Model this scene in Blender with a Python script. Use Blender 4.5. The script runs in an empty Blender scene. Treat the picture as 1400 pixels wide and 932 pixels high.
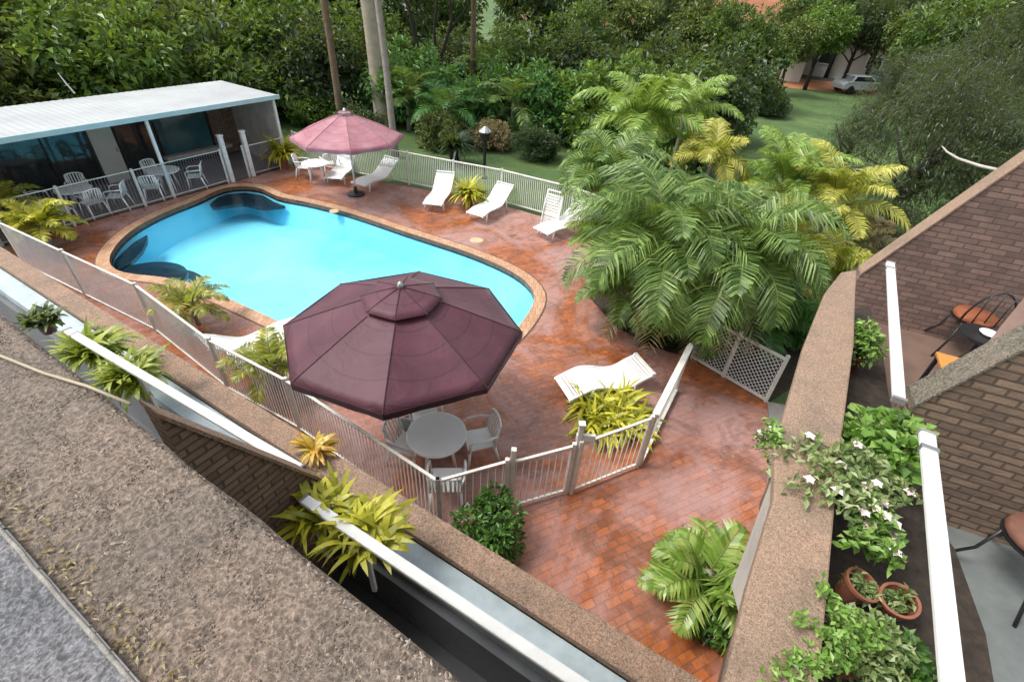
import bpy, math, random
from mathutils import Vector, Matrix, noise as mnoise
from mathutils.geometry import tessellate_polygon
R = math.radians
scn = bpy.context.scene
col = scn.collection
random.seed(5)

# ------------------------------------------------------------------ camera
F, CX, CY, H = 660., 700., 466., 6.6
def nrm(a):
    l = math.sqrt(sum(x*x for x in a)); return tuple(x/l for x in a)
def crs(a, b): return (a[1]*b[2]-a[2]*b[1], a[2]*b[0]-a[0]*b[2], a[0]*b[1]-a[1]*b[0])
def dt(a, b): return sum(x*y for x, y in zip(a, b))
Dn = nrm((640-CX, 1342-CY, F)); Uc = tuple(-x for x in Dn)
Yc = nrm(tuple(f-Uc[2]*u for f, u in zip((0, 0, 1), Uc))); Xc = crs(Yc, Uc)
def P(px, py, z=0.):
    """world point at height z under a point measured in the photograph"""
    d = (px-CX, py-CY, F); w = (dt(d, Xc), dt(d, Yc), dt(d, Uc)); t = (z-H)/w[2]
    return Vector((w[0]*t, w[1]*t, z))
cd = bpy.data.cameras.new('camera'); cam = bpy.data.objects.new('camera', cd); col.objects.link(cam)
cam.matrix_world = Matrix(((Xc[0], -Xc[1], -Xc[2], 0), (Yc[0], -Yc[1], -Yc[2], 0), (Uc[0], -Uc[1], -Uc[2], H), (0, 0, 0, 1)))
cd.sensor_width = 36; cd.lens = F/1400*36; cd.clip_end = 2000; cd.clip_start = .05
scn.camera = cam

# ------------------------------------------------------------------ materials
def newmat(name):
    m = bpy.data.materials.new(name); m.use_nodes = True
    nt = m.node_tree; b = nt.nodes['Principled BSDF']
    return m, nt, b, nt.nodes, nt.links
def ramp(nt, fac, stops):
    r = nt.nodes.new('ShaderNodeValToRGB'); e = r.color_ramp.elements
    while len(e) < len(stops): e.new(.5)
    for el, (p, c) in zip(e, stops): el.position = p; el.color = (*c, 1)
    nt.links.new(fac, r.inputs[0]); return r.outputs[0]
def noise(nt, scale, detail=6, rough=.6, coord='Object', dist=0, vec=None):
    n = nt.nodes.new('ShaderNodeTexNoise'); n.inputs['Scale'].default_value = scale
    n.inputs['Detail'].default_value = detail; n.inputs['Roughness'].default_value = rough
    n.inputs['Distortion'].default_value = dist
    if vec is None:
        t = nt.nodes.new('ShaderNodeTexCoord'); vec = t.outputs[coord]
    nt.links.new(vec, n.inputs['Vector']); return n.outputs['Fac']
def mix(nt, fac, a, b, mode='MIX'):
    m = nt.nodes.new('ShaderNodeMix'); m.data_type = 'RGBA'; m.blend_type = mode
    for s, v in ((m.inputs[0], fac), (m.inputs[6], a), (m.inputs[7], b)):
        if hasattr(v, 'links') or hasattr(v, 'is_linked'): nt.links.new(v, s)
        elif isinstance(v, (int, float)): s.default_value = v
        else: s.default_value = (*v, 1)
    return m.outputs[2]
def bump(nt, b, h, strength=.4, dist=.01):
    n = nt.nodes.new('ShaderNodeBump'); n.inputs['Strength'].default_value = strength; n.inputs['Distance'].default_value = dist
    nt.links.new(h, n.inputs['Height']); nt.links.new(n.outputs[0], b.inputs['Normal'])
def mat(name, c, rough=.6, var=.25, scale=3., bmp=.15, bs=40., metal=0., spec=.5, c2=None):
    """plain material with blotchy wear"""
    m, nt, b, N, Lk = newmat(name)
    f = noise(nt, scale, 8, .65)
    d = c2 or tuple(x*(1-var) for x in c)
    Lk.new(ramp(nt, f, [(.3, d), (.7, c)]), b.inputs['Base Color'])
    b.inputs['Roughness'].default_value = rough; b.inputs['Metallic'].default_value = metal
    b.inputs['Specular IOR Level'].default_value = spec
    if bmp: bump(nt, b, noise(nt, bs, 4), bmp, .005)
    return m
def brickmat(name, c1, c2, mortar, bw=.23, bh=.076, ms=.008, rot=0., rough=.8, wet=None, bs=.6, tint=None, off=.5, stain=None):
    m, nt, b, N, Lk = newmat(name)
    t = N.new('ShaderNodeTexCoord'); mp = N.new('ShaderNodeMapping'); mp.inputs['Rotation'].default_value = (0, 0, rot)
    Lk.new(t.outputs['UV'], mp.inputs[0])
    br = N.new('ShaderNodeTexBrick'); br.offset = off; Lk.new(mp.outputs[0], br.inputs['Vector'])
    br.inputs['Scale'].default_value = 1; br.inputs['Brick Width'].default_value = bw; br.inputs['Row Height'].default_value = bh
    br.inputs['Mortar Size'].default_value = ms; br.inputs['Mortar Smooth'].default_value = .3
    br.inputs['Color1'].default_value = (*c1, 1); br.inputs['Color2'].default_value = (*c2, 1); br.inputs['Mortar'].default_value = (*mortar, 1)
    colr = br.outputs['Color']
    f2 = noise(nt, 9, 8, .7); colr = mix(nt, .6, colr, ramp(nt, f2, [(.25, (.45, .45, .45)), (.75, (1.25, 1.2, 1.15))]), 'MULTIPLY')
    if tint:
        colr = mix(nt, ramp(nt, noise(nt, tint[3], 9, .68, dist=.8), [(tint[1], (0, 0, 0)), (tint[2], (.78, .78, .78))]), colr, tint[0])
    if stain:
        colr = mix(nt, ramp(nt, noise(nt, stain[1], 9, .72, dist=1.2), [(.5, (0, 0, 0)), (.68, (.7, .7, .7))]), colr, stain[0])
        colr = mix(nt, ramp(nt, noise(nt, 7, 6, .75), [(.58, (0, 0, 0)), (.72, (.55, .55, .55))]), colr, tuple(q*.8 for q in stain[0]))
    Lk.new(colr, b.inputs['Base Color']); b.inputs['Roughness'].default_value = rough
    if wet:
        Lk.new(ramp(nt, noise(nt, wet[0], 6, .6, dist=.5), [(.38, (wet[1],)*3), (.62, (wet[2],)*3)]), b.inputs['Roughness'])
    mm = N.new('ShaderNodeMath'); mm.operation = 'SUBTRACT'; Lk.new(noise(nt, 45, 5), mm.inputs[0]); Lk.new(br.outputs['Fac'], mm.inputs[1])
    bump(nt, b, mm.outputs[0], bs, .006)
    return m
def leafmat(name, cs, trans=.25, rough=.42, cl=2.6):
    """cs: dark, mid, light leaf colours; every leaf takes its own"""
    m, nt, b, N, Lk = newmat(name)
    g = N.new('ShaderNodeNewGeometry'); f = noise(nt, cl, 3, .6)
    a = N.new('ShaderNodeMath'); a.operation = 'MULTIPLY_ADD'; Lk.new(g.outputs['Random Per Island'], a.inputs[0]); a.inputs[1].default_value = .5
    s = N.new('ShaderNodeMath'); s.operation = 'MULTIPLY'; Lk.new(f, s.inputs[0]); s.inputs[1].default_value = .62; Lk.new(s.outputs[0], a.inputs[2])
    n = len(cs)
    c = ramp(nt, a.outputs[0], [(.22+.6*i/(n-1), x) for i, x in enumerate(cs)])
    Lk.new(c, b.inputs['Base Color']); b.inputs['Roughness'].default_value = rough
    tr = N.new('ShaderNodeBsdfTranslucent'); Lk.new(mix(nt, .5, c, (.5, .62, .06), 'MIX'), tr.inputs[0])
    ms = N.new('ShaderNodeMixShader'); ms.inputs[0].default_value = trans
    Lk.new(b.outputs[0], ms.inputs[1]); Lk.new(tr.outputs[0], ms.inputs[2]); Lk.new(ms.outputs[0], N['Material Output'].inputs[0])
    return m

def nearcap(name, cs, k=1.):
    """rough weathered cement with wriggly grit"""
    m, nt, b, N, Lk = newmat(name)
    t = N.new('ShaderNodeTexCoord'); v0 = t.outputs['Object']
    rd = N.new('ShaderNodeTexNoise'); rd.noise_type = 'RIDGED_MULTIFRACTAL'; rd.inputs['Scale'].default_value = 105*k; rd.inputs['Detail'].default_value = 3; rd.inputs['Roughness'].default_value = .55; rd.inputs['Distortion'].default_value = .35
    rd.inputs['Offset'].default_value = .9; rd.inputs['Gain'].default_value = 1.6; Lk.new(v0, rd.inputs[0]); rf = rd.outputs['Fac']
    n1 = noise(nt, 210*k, 6, .75, vec=v0); n2 = noise(nt, 3.6, 6, .65, vec=v0); n3 = noise(nt, 85*k, 6, .7, vec=v0)
    c = ramp(nt, n3, [(.32, cs[0]), (.5, cs[1]), (.7, cs[2])])
    c = mix(nt, .38, c, ramp(nt, rf, [(.25, cs[0]), (.8, cs[1]), (1.0, cs[2])]))
    c = mix(nt, .6, c, ramp(nt, n1, [(.36, (.3, .3, .3)), (.5, (.95, .95, .95)), (.64, (1.7, 1.65, 1.6))]), 'MULTIPLY')
    c = mix(nt, .8, c, ramp(nt, n2, [(.32, (.62, .66, .66)), (.5, (.95, .93, .9)), (.68, (1.12, 1.03, .98))]), 'MULTIPLY')
    Lk.new(c, b.inputs['Base Color']); b.inputs['Roughness'].default_value = .75
    a = N.new('ShaderNodeMath'); a.operation = 'MULTIPLY_ADD'; Lk.new(n1, a.inputs[0]); a.inputs[1].default_value = 1.6; Lk.new(rf, a.inputs[2])
    bump(nt, b, a.outputs[0], .6, .0025/k); return m
M = {}
M['white_plastic'] = mat('white plastic', (.87, .88, .86), .35, .08, 4, 0)
M['white_paint'] = mat('white paint', (.78, .79, .76), .4, .18, 5, .1)
M['old_paint'] = mat('weathered white paint', (.8, .78, .72), .55, .3, 6, .2)
M['mesh_bar'] = mat('grey white bars', (.82, .83, .82), .4, .2, 5, 0)
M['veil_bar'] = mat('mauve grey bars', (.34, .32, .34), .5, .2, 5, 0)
M['cap'] = nearcap('cement cap', [(.13, .08, .055), (.29, .19, .13), (.42, .3, .22)], .45)
M['cap_right'] = nearcap('weathered cap', [(.15, .1, .065), (.29, .2, .14), (.42, .31, .23)], .9)
M['strip'] = mat('pale blue grey ledge', (.46, .55, .58), .6, .35, 4, .3, 50)
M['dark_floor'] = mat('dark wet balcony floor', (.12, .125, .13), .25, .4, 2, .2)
M['trough'] = mat('dark soil', (.055, .04, .028), .95, .6, 14, 1., 60, c2=(.015, .011, .008))
M['soil'] = mat('garden soil', (.055, .04, .025), .95, .5, 3, .9, 40)
M['patio'] = mat('grey concrete', (.2, .22, .21), .6, .4, 2.5, .4, 50, c2=(.11, .12, .115))
M['terrapatio'] = mat('brown tiles', (.2, .13, .1), .55, .4, 2.5, .3, 50)
M['render'] = mat('pale render', (.55, .5, .44), .8, .35, 3, .5, 50)
M['terracotta'] = mat('terracotta', (.33, .12, .07), .7, .35, 8, .3, 60)
M['darkpot'] = mat('maroon glazed pot', (.12, .035, .03), .35, .4, 8, .1)
M['black_metal'] = mat('black metal', (.02, .02, .022), .4, .3, 8, .1)
M['rust_cushion'] = mat('rust cushion', (.3, .09, .035), .8, .35, 12, .4, 200)
M['brown_cushion'] = mat('brown cushion', (.2, .09, .06), .8, .35, 12, .4, 200)
M['orange_wood'] = mat('orange timber', (.62, .28, .07), .45, .3, 6, .2, 60)
M['dark_cloth'] = mat('dark fabric', (.03, .025, .035), .8, .3, 8, .2)
M['roof'] = mat('pale roof sheet', (.44, .48, .47), .5, .3, .5, .15, 20, c2=(.33, .33, .35))
M['fascia'] = mat('pale cyan fascia', (.45, .62, .64), .4, .15, 3, .05)
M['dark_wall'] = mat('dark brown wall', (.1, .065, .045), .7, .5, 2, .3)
M['door'] = mat('off white door', (.62, .62, .55), .5, .15, 2, .1)
M['verandah'] = mat('mauve grey paving', (.3, .26, .27), .4, .35, 1.2, .3)
M['kerb'] = mat('grey kerb', (.27, .25, .23), .8, .4, 4, .5)
M['coping'] = brickmat('coping bricks', (.62, .38, .24), (.5, .27, .15), (.3, .2, .14), .11, .3, .007, 0, .5)
M['coping_line'] = mat('dark joint', (.14, .08, .05), .6, .3, 5, .2)
M['navy'] = brickmat('navy tiles', (.006, .018, .035), (.01, .028, .05), (.03, .045, .055), .08, .08, .004, 0, .2, off=0)
M['trunk'] = mat('grey palm trunk', (.34, .31, .27), .85, .4, 7, .8, 30)
M['trunk_cream'] = mat('cream trunk', (.42, .37, .28), .85, .35, 3, .8, 20)
M['trunk_brown'] = mat('brown trunk', (.2, .14, .085), .9, .5, 4, .9, 20)
M['bark'] = mat('dark bark', (.05, .04, .03), .9, .5, 5, .9, 20)
M['deadwood'] = mat('bleached branch', (.5, .47, .42), .8, .3, 5, .3)
M['leafstem'] = mat('green stem', (.16, .2, .05), .6, .3, 5, .2)
M['petal'] = mat('white petals', (.85, .78, .78), .6, .1, 30, 0, c2=(.82, .55, .58))
M['house_white'] = mat('cream wall', (.6, .58, .53), .8, .2, .5, 0)
M['tiles_orange'] = mat('orange roof tiles', (.36, .14, .07), .8, .45, .8, .5, 8)
M['house_green'] = mat('pale green wall', (.35, .5, .42), .8, .2, .5, 0)
M['lamp'] = mat('black iron', (.015, .015, .015), .5, .3, 8, .1)
M['stone'] = mat('pale orange stone', (.75, .48, .3), .7, .3, 10, .3)
M['cord'] = mat('pale cable', (.42, .36, .24), .6, .3, 9, .1)
M['hub'] = mat('steel hub', (.5, .5, .5), .3, .2, 9, .1, metal=.8)
M['road'] = mat('road asphalt', (.06, .06, .06), .85, .3, 1, .3)

def glassy(name, c, rough=.08):
    m, nt, b, N, Lk = newmat(name)
    Lk.new(ramp(nt, noise(nt, .9, 5), [(.35, tuple(x*.4 for x in c)), (.7, c)]), b.inputs['Base Color'])
    b.inputs['Roughness'].default_value = rough; b.inputs['Specular IOR Level'].default_value = .7
    bump(nt, b, noise(nt, 1.5, 2), .03, .02); return m
M['glass'] = glassy('dark glass', (.02, .03, .03)); M['teal_glass'] = glassy('teal glass', (.05, .15, .17))
M['windscreen'] = glassy('windscreen', (.02, .03, .04))
def carpaint(name, c):
    m, nt, b, N, Lk = newmat(name); Lk.new(ramp(nt, noise(nt, 2, 4), [(.3, tuple(x*.85 for x in c)), (.7, c)]), b.inputs['Base Color'])
    b.inputs['Roughness'].default_value = .3; b.inputs['Coat Weight'].default_value = .5; return m

M['deck'] = brickmat('wet brick paving', (.5, .15, .04), (.27, .08, .03), (.23, .1, .06), .23, .115, .008, R(-28), .5,
                     wet=(.6, .05, .48), bs=.8, tint=((.42, .27, .255), .42, .58, .45), stain=((.1, .045, .025), .8))  # pinkish tint patches paint the wet brick's pale reflections into the colour
M['wallbrick'] = brickmat('brown brick wall', (.3, .205, .145), (.18, .122, .088), (.11, .08, .062), .19, .062, .009, 0, .85, bs=1)
M['wallbrick_pale'] = brickmat('mauve brown brick wall', (.29, .19, .155), (.17, .115, .095), (.13, .095, .085), .19, .062, .007, 0, .85, bs=.9)

M['nearcap'] = nearcap('rough brown parapet', [(.06, .047, .037), (.16, .122, .094), (.3, .24, .19)])
M['nearledge'] = nearcap('rough grey ledge', [(.05, .05, .055), (.13, .13, .14), (.3, .3, .32)], 1.1)

def fabric(name, c1, c2, sc=2.):
    m, nt, b, N, Lk = newmat(name)
    Lk.new(ramp(nt, noise(nt, sc, 6, .6), [(.3, c1), (.7, c2)]), b.inputs['Base Color']); b.inputs['Roughness'].default_value = .55
    b.inputs['Sheen Weight'].default_value = .1; b.inputs['Specular IOR Level'].default_value = .3
    w = N.new('ShaderNodeTexWave'); w.inputs['Scale'].default_value = 120; bump(nt, b, noise(nt, 4, 5, .55, dist=.8), .35, .04)
    t = N.new('ShaderNodeTexCoord'); sx = N.new('ShaderNodeSeparateXYZ'); cb = N.new('ShaderNodeCombineXYZ'); ln = N.new('ShaderNodeVectorMath'); ln.operation = 'LENGTH'
    Lk.new(t.outputs['Object'], sx.inputs[0]); Lk.new(sx.outputs[0], cb.inputs[0]); Lk.new(sx.outputs[1], cb.inputs[1]); Lk.new(cb.outputs[0], ln.inputs[0])
    sn = N.new('ShaderNodeMath'); sn.operation = 'PINGPONG'; Lk.new(ln.outputs['Value'], sn.inputs[0]); sn.inputs[1].default_value = .17
    old = b.inputs['Base Color'].links[0].from_socket
    Lk.new(mix(nt, ramp(nt, sn.outputs[0], [(0, (.5, .5, .5)), (.02, (0, 0, 0))]), old, tuple(q*.45 for q in c1)), b.inputs['Base Color']); return m
M['canopy'] = fabric('maroon canopy', (.07, .022, .034), (.11, .037, .053))
M['canopy_trim'] = fabric('maroon trim', (.045, .015, .022), (.06, .02, .03))
M['pink_canopy'] = fabric('faded rose canopy', (.3, .11, .14), (.4, .2, .23))

def grassmat():
    m, nt, b, N, Lk = newmat('lawn')
    c = ramp(nt, noise(nt, .35, 8, .65), [(.3, (.04, .08, .025)), (.55, (.085, .15, .04)), (.75, (.16, .22, .07))])
    c = mix(nt, .5, c, ramp(nt, noise(nt, 25, 5, .7), [(.3, (.5, .5, .5)), (.7, (1.3, 1.3, 1.2))]), 'MULTIPLY')
    Lk.new(c, b.inputs['Base Color']); b.inputs['Roughness'].default_value = .85; bump(nt, b, noise(nt, 50, 5), .8, .03); return m
M['lawn'] = grassmat()

def watermat():
    m, nt, b, N, Lk = newmat('pool water')
    N.remove(b)
    g = N.new('ShaderNodeBsdfGlossy'); g.inputs['Roughness'].default_value = .02
    t = N.new('ShaderNodeBsdfTransparent'); t.inputs[0].default_value = (.8, .98, 1, 1)
    fr = N.new('ShaderNodeFresnel'); fr.inputs[0].default_value = 1.33
    bp = N.new('ShaderNodeBump'); bp.inputs['Strength'].default_value = .55; bp.inputs['Distance'].default_value = .03
    Lk.new(noise(nt, 4.2, 5, .6, dist=.6), bp.inputs['Height'])
    Lk.new(bp.outputs[0], g.inputs['Normal']); Lk.new(bp.outputs[0], fr.inputs['Normal'])
    ms = N.new('ShaderNodeMixShader'); Lk.new(fr.outputs[0], ms.inputs[0]); Lk.new(t.outputs[0], ms.inputs[1]); Lk.new(g.outputs[0], ms.inputs[2])
    Lk.new(ms.outputs[0], N['Material Output'].inputs[0]); return m
M['water'] = watermat()
def poolmat():
    m, nt, b, N, Lk = newmat('blue pool plaster')
    c = ramp(nt, noise(nt, .33, 5, .6, dist=.5), [(.3, (.2, .66, .9)), (.5, (.3, .76, .95)), (.68, (.42, .84, .97))])
    Lk.new(c, b.inputs['Base Color']); b.inputs['Roughness'].default_value = .7; return m
M['pool'] = poolmat()

# foliage colours: dark, mid, light
LM = {
 'hedge': leafmat('hedge leaves', [(.008, .02, .006), (.04, .09, .018), (.15, .25, .05)]),
 'bright': leafmat('bright leaves', [(.012, .035, .008), (.06, .14, .018), (.2, .33, .05)]),
 'olive': leafmat('olive leaves', [(.01, .02, .006), (.05, .08, .018), (.2, .25, .06)]),
 'dark': leafmat('dark leaves', [(.008, .02, .009), (.022, .05, .02), (.055, .1, .035)]),
 'casuarina': leafmat('fine grey green needles', [(.006, .011, .005), (.02, .033, .013), (.07, .09, .035)]),
 'palm': leafmat('palm leaflets', [(.02, .05, .012), (.08, .16, .032), (.3, .42, .12)], .3, .45),
 'palm_lime': leafmat('lime palm leaflets', [(.07, .14, .02), (.2, .34, .05), (.42, .52, .16)], .35, .35),
 'palm_yellow': leafmat('yellow palm leaflets', [(.14, .17, .03), (.4, .4, .06), (.66, .6, .16)], .35, .4),
 'palm_mix': leafmat('yellow green palm leaflets', [(.06, .1, .02), (.25, .28, .04), (.55, .48, .08)], .35, .4),
 'palm_dead': leafmat('dry palm leaflets', [(.12, .07, .03), (.26, .19, .09), (.45, .38, .22)], .2, .6),
 'croton': leafmat('yellow croton leaves', [(.12, .14, .015), (.46, .44, .03), (.75, .7, .09)], .3),
 'croton_green': leafmat('yellow green leaves', [(.07, .11, .012), (.25, .32, .03), (.55, .58, .09)], .3),
 'orange': leafmat('orange yellow leaves', [(.3, .14, .02), (.7, .4, .05), (.6, .55, .12)], .3),
 'bush': leafmat('deep green bush leaves', [(.02, .06, .012), (.055, .14, .025), (.13, .27, .05)], .2),
 'geranium': leafmat('light green rounded leaves', [(.06, .14, .02), (.17, .33, .06), (.36, .52, .14)], .25),
 'trail': leafmat('trailing plant leaves', [(.06, .1, .03), (.17, .25, .08), (.4, .46, .22)], .25),
 'mid': leafmat('mid green leaves', [(.02, .07, .02), (.05, .17, .04), (.12, .3, .07)]),
}

# ------------------------------------------------------------------ mesh builder
def tag(o, label=None, cat=None, group=None, kind=None):
    if label: o['label'] = label
    if cat: o['category'] = cat
    if group: o['group'] = group
    if kind: o['kind'] = kind
    return o
def thing(name, label, cat, loc=(0, 0, 0), rz=0., group=None):
    o = bpy.data.objects.new(name, None); col.objects.link(o); o.location = loc; o.rotation_euler = (0, 0, rz)
    return tag(o, label, cat, group)
class MB:
    def __init__(s): s.v = []; s.f = []
    def add(s, vs, fs, mx=None):
        k = len(s.v)
        s.v += [tuple(mx @ Vector(q)) for q in vs] if mx else [tuple(q) for q in vs]
        s.f += [tuple(i+k for i in f) for f in fs]; return s
    def box(s, c, d, rz=0., mx=None):
        x, y, z = (q/2 for q in d)
        vs = [(-x, -y, -z), (x, -y, -z), (x, y, -z), (-x, y, -z), (-x, -y, z), (x, -y, z), (x, y, z), (-x, y, z)]
        m = Matrix.Translation(c) @ Matrix.Rotation(rz, 4, 'Z')
        if mx: m = mx @ m
        return s.add(vs, [(3, 2, 1, 0), (4, 5, 6, 7), (0, 1, 5, 4), (1, 2, 6, 5), (2, 3, 7, 6), (3, 0, 4, 7)], m)
    def bar(s, a, b, w, h=None, up=(0, 0, 1)):
        """rectangular bar from a to b"""
        a, b = Vector(a), Vector(b); h = h or w; d = (b-a); u = Vector(up)
        if abs(d.normalized().dot(u)) > .98: u = Vector((0, 1, 0))
        sd = d.cross(u).normalized()*w/2; up_ = sd.cross(d).normalized()*h/2
        vs = [a-sd-up_, a+sd-up_, a+sd+up_, a-sd+up_, b-sd-up_, b+sd-up_, b+sd+up_, b-sd+up_]
        return s.add(vs, [(0, 1, 2, 3), (7, 6, 5, 4), (0, 4, 5, 1), (1, 5, 6, 2), (2, 6, 7, 3), (3, 7, 4, 0)])
    def tube(s, pts, r, n=8, cap=True):
        pts = [Vector(p) for p in pts]; m = len(pts)
        rs = r if isinstance(r, (list, tuple)) else [r]*m
        k = len(s.v); pd = None
        for i, p in enumerate(pts):
            d = (pts[min(i+1, m-1)]-pts[max(i-1, 0)]).normalized()
            if pd is None:
                u = Vector((0, 0, 1)) if abs(d.z) < .9 else Vector((1, 0, 0)); x = d.cross(u).normalized()
            else: x = (pd-d*pd.dot(d)).normalized()
            pd = x; y = d.cross(x)
            for j in range(n):
                a = 2*math.pi*j/n; s.v.append(tuple(p+(x*math.cos(a)+y*math.sin(a))*rs[i]))
        for i in range(m-1):
            for j in range(n):
                s.f.append((k+i*n+j, k+i*n+(j+1) % n, k+(i+1)*n+(j+1) % n, k+(i+1)*n+j))
        if cap: s.f.append(tuple(k+j for j in reversed(range(n)))); s.f.append(tuple(k+(m-1)*n+j for j in range(n)))
        return s
    def lathe(s, prof, c=(0, 0, 0), n=24, mx=None):
        k = len(s.v); vs = []
        for r, z in prof:
            for j in range(n):
                a = 2*math.pi*j/n; vs.append((c[0]+r*math.cos(a), c[1]+r*math.sin(a), c[2]+z))
        fs = []
        for i in range(len(prof)-1):
            for j in range(n): fs.append((i*n+j, i*n+(j+1) % n, (i+1)*n+(j+1) % n, (i+1)*n+j))
        return s.add(vs, fs, mx)
    def prism(s, poly, z0, z1, holes=()):
        loops = [poly]+list(holes)
        tris = tessellate_polygon([[Vector((p[0], p[1], 0)) for p in l] for l in loops])
        flat = [p for l in loops for p in l]; n = len(flat)
        vs = [(p[0], p[1], z1) for p in flat]+[(p[0], p[1], z0) for p in flat]; fs = []
        for t in tris:
            a, b, c = (Vector((flat[i][0], flat[i][1])) for i in t)
            if (b-a).cross(c-a) < 0: t = tuple(reversed(t))
            fs.append(tuple(t)); fs.append(tuple(i+n for i in reversed(t)))
        k = 0
        for l in loops:
            for i in range(len(l)):
                a, b = k+i, k+(i+1) % len(l); fs.append((a, b, b+n, a+n))
            k += len(l)
        return s.add(vs, fs)
    def sheet(s, poly, z, holes=()):
        loops = [poly]+list(holes)
        tris = tessellate_polygon([[Vector((p[0], p[1], 0)) for p in l] for l in loops])
        flat = [p for l in loops for p in l]; fs = []
        for t in tris:
            a, b, c = (Vector((flat[i][0], flat[i][1])) for i in t)
            fs.append(tuple(t) if (b-a).cross(c-a) > 0 else tuple(reversed(t)))
        return s.add([(p[0], p[1], z) for p in flat], fs)
    def build(s, name, m, parent=None, smooth=False, bevel=0., world=False, fix=True):
        me = bpy.data.meshes.new(name); vs = s.v
        if world and parent is not None:
            inv = (Matrix.Translation(parent.location) @ parent.rotation_euler.to_matrix().to_4x4()).inverted(); vs = [tuple(inv @ Vector(q)) for q in vs]
        me.from_pydata(vs, [], s.f); me.materials.append(M[m] if isinstance(m, str) else m)
        if fix:
            import bmesh
            bm = bmesh.new(); bm.from_mesh(me); bmesh.ops.recalc_face_normals(bm, faces=bm.faces); 
            if len(bm.faces) and all(abs(q.normal.z) > .99 for q in bm.faces) and max(v.co.z for v in bm.verts)-min(v.co.z for v in bm.verts) < 1e-6 and sum(q.normal.z for q in bm.faces) < 0: bmesh.ops.reverse_faces(bm, faces=bm.faces)
            bm.to_mesh(me); bm.free()
            uv = me.uv_layers.new(name='uv')
            for p in me.polygons:
                n = p.normal
                for li in p.loop_indices:
                    q = me.vertices[me.loops[li].vertex_index].co
                    if abs(n.z) > .7: uv.data[li].uv = (q.x, q.y)
                    else:
                        t = Vector((-n.y, n.x)).normalized(); uv.data[li].uv = (q.x*t.x+q.y*t.y, q.z)
        if smooth:
            for p in me.polygons: p.use_smooth = True
        o = bpy.data.objects.new(name, me); col.objects.link(o)
        if parent is not None: o.parent = parent
        if bevel:
            b = o.modifiers.new('bevel', 'BEVEL'); b.width = bevel; b.segments = 2; b.limit_method = 'ANGLE'
        return o
kids = {}
def copy_tree(o, parent=None):
    c = o.copy(); col.objects.link(c); c.parent = parent
    for ch in [q for q in col.objects if q.parent == o]: copy_tree(ch, c)
    return c
def place(proto, used, loc, rz, label, group=None, sc=None):
    o = proto if not used else copy_tree(proto)
    o.location = loc; o.rotation_euler = (0, 0, rz); o['label'] = label
    if group: o['group'] = group
    if sc: o.scale = (sc,)*3
    return o
def catmull(pts, n=6):
    out = []; N_ = len(pts)
    for i in range(N_):
        p0, p1, p2, p3 = (Vector(pts[(i+k-1) % N_]) for k in range(4))
        for j in range(n):
            t = j/n; out.append(tuple(.5*((2*p1)+(p2-p0)*t+(2*p0-5*p1+4*p2-p3)*t*t+(3*p1-p0-3*p2+p3)*t*t*t)))
    return out
def offset(poly, d):
    n = len(poly); area = sum(poly[i][0]*poly[(i+1) % n][1]-poly[(i+1) % n][0]*poly[i][1] for i in range(n)); sg = 1 if area > 0 else -1
    out = []
    for i in range(n):
        a, b, c = Vector(poly[i-1]), Vector(poly[i]), Vector(poly[(i+1) % n]); t = (c-a).normalized()
        out.append((b.x+t.y*d*sg, b.y-t.x*d*sg))
    return out

# ------------------------------------------------------------------ world and sun
w = bpy.data.worlds.new('World'); scn.world = w; w.use_nodes = True; nt = w.node_tree
sky = nt.nodes.new('ShaderNodeTexSky'); sky.sky_type = 'NISHITA'; sky.sun_disc = False
EL, AZ = R(58), R(-94)     # sun from the upper left, behind a thin overcast
sky.sun_elevation = EL; sky.sun_rotation = AZ; sky.dust_density = 4; sky.air_density = 1.0
hs = nt.nodes.new('ShaderNodeHueSaturation'); hs.inputs['Saturation'].default_value = .3
nt.links.new(sky.outputs[0], hs.inputs['Color']); nt.links.new(hs.outputs[0], nt.nodes['Background'].inputs[0]); nt.nodes['Background'].inputs[1].default_value = .15
sl = bpy.data.lights.new('sun', 'SUN'); so = bpy.data.objects.new('sun', sl); col.objects.link(so)
sl.energy = 1.35; sl.angle = R(18); sl.color = (1, .965, .91)
sd = Vector((math.sin(AZ)*math.cos(EL), math.cos(AZ)*math.cos(EL), math.sin(EL)))
so.rotation_euler = sd.to_track_quat('Z', 'Y').to_euler(); so.location = (0, 0, 40)
scn.view_settings.view_transform = 'Standard'; scn.view_settings.look = 'None'; scn.view_settings.exposure = .85

# ------------------------------------------------------------------ pool outline
pool = [P(*p).xy for p in [(148, 364), (153, 343), (178, 316), (226, 290), (272, 273), (290, 263), (308, 256), (333, 254), (360, 258), (376, 269),
        (402, 273), (430, 279), (480, 292), (560, 319), (640, 345), (700, 371), (726, 391), (733, 407)]]
pool = [tuple(p) for p in pool]+[(.2, 9.5), (-.35, 8.5), (-1.2, 7.8), (-2.1, 7.45), (-3.0, 7.68), (-4.1, 8.25), (-5.31, 8.87), (-6.54, 9.5), (-8.24, 10.3), (-9.3, 10.5), (-10.1, 10.5)]
def resample(p, step=.3, it=3):
    p = [Vector(q) for q in p]; out = [p[0]]; acc = 0
    for i in range(len(p)):
        a, c = p[i], p[(i+1) % len(p)]; n = 12
        for j in range(n):
            acc += (c-a).length/n
            if acc >= step: out.append(a.lerp(c, (j+1)/n)); acc = 0
    if (out[-1]-out[0]).length < step*.6: out.pop()
    for _ in range(it): out = [(out[i-1]+out[i]*2+out[(i+1) % len(out)])/4 for i in range(len(out))]
    return [tuple(q) for q in out]
pin = resample(catmull(pool, 5)); pout = offset(pin, .3); pjoint = offset(pin, .34)
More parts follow.
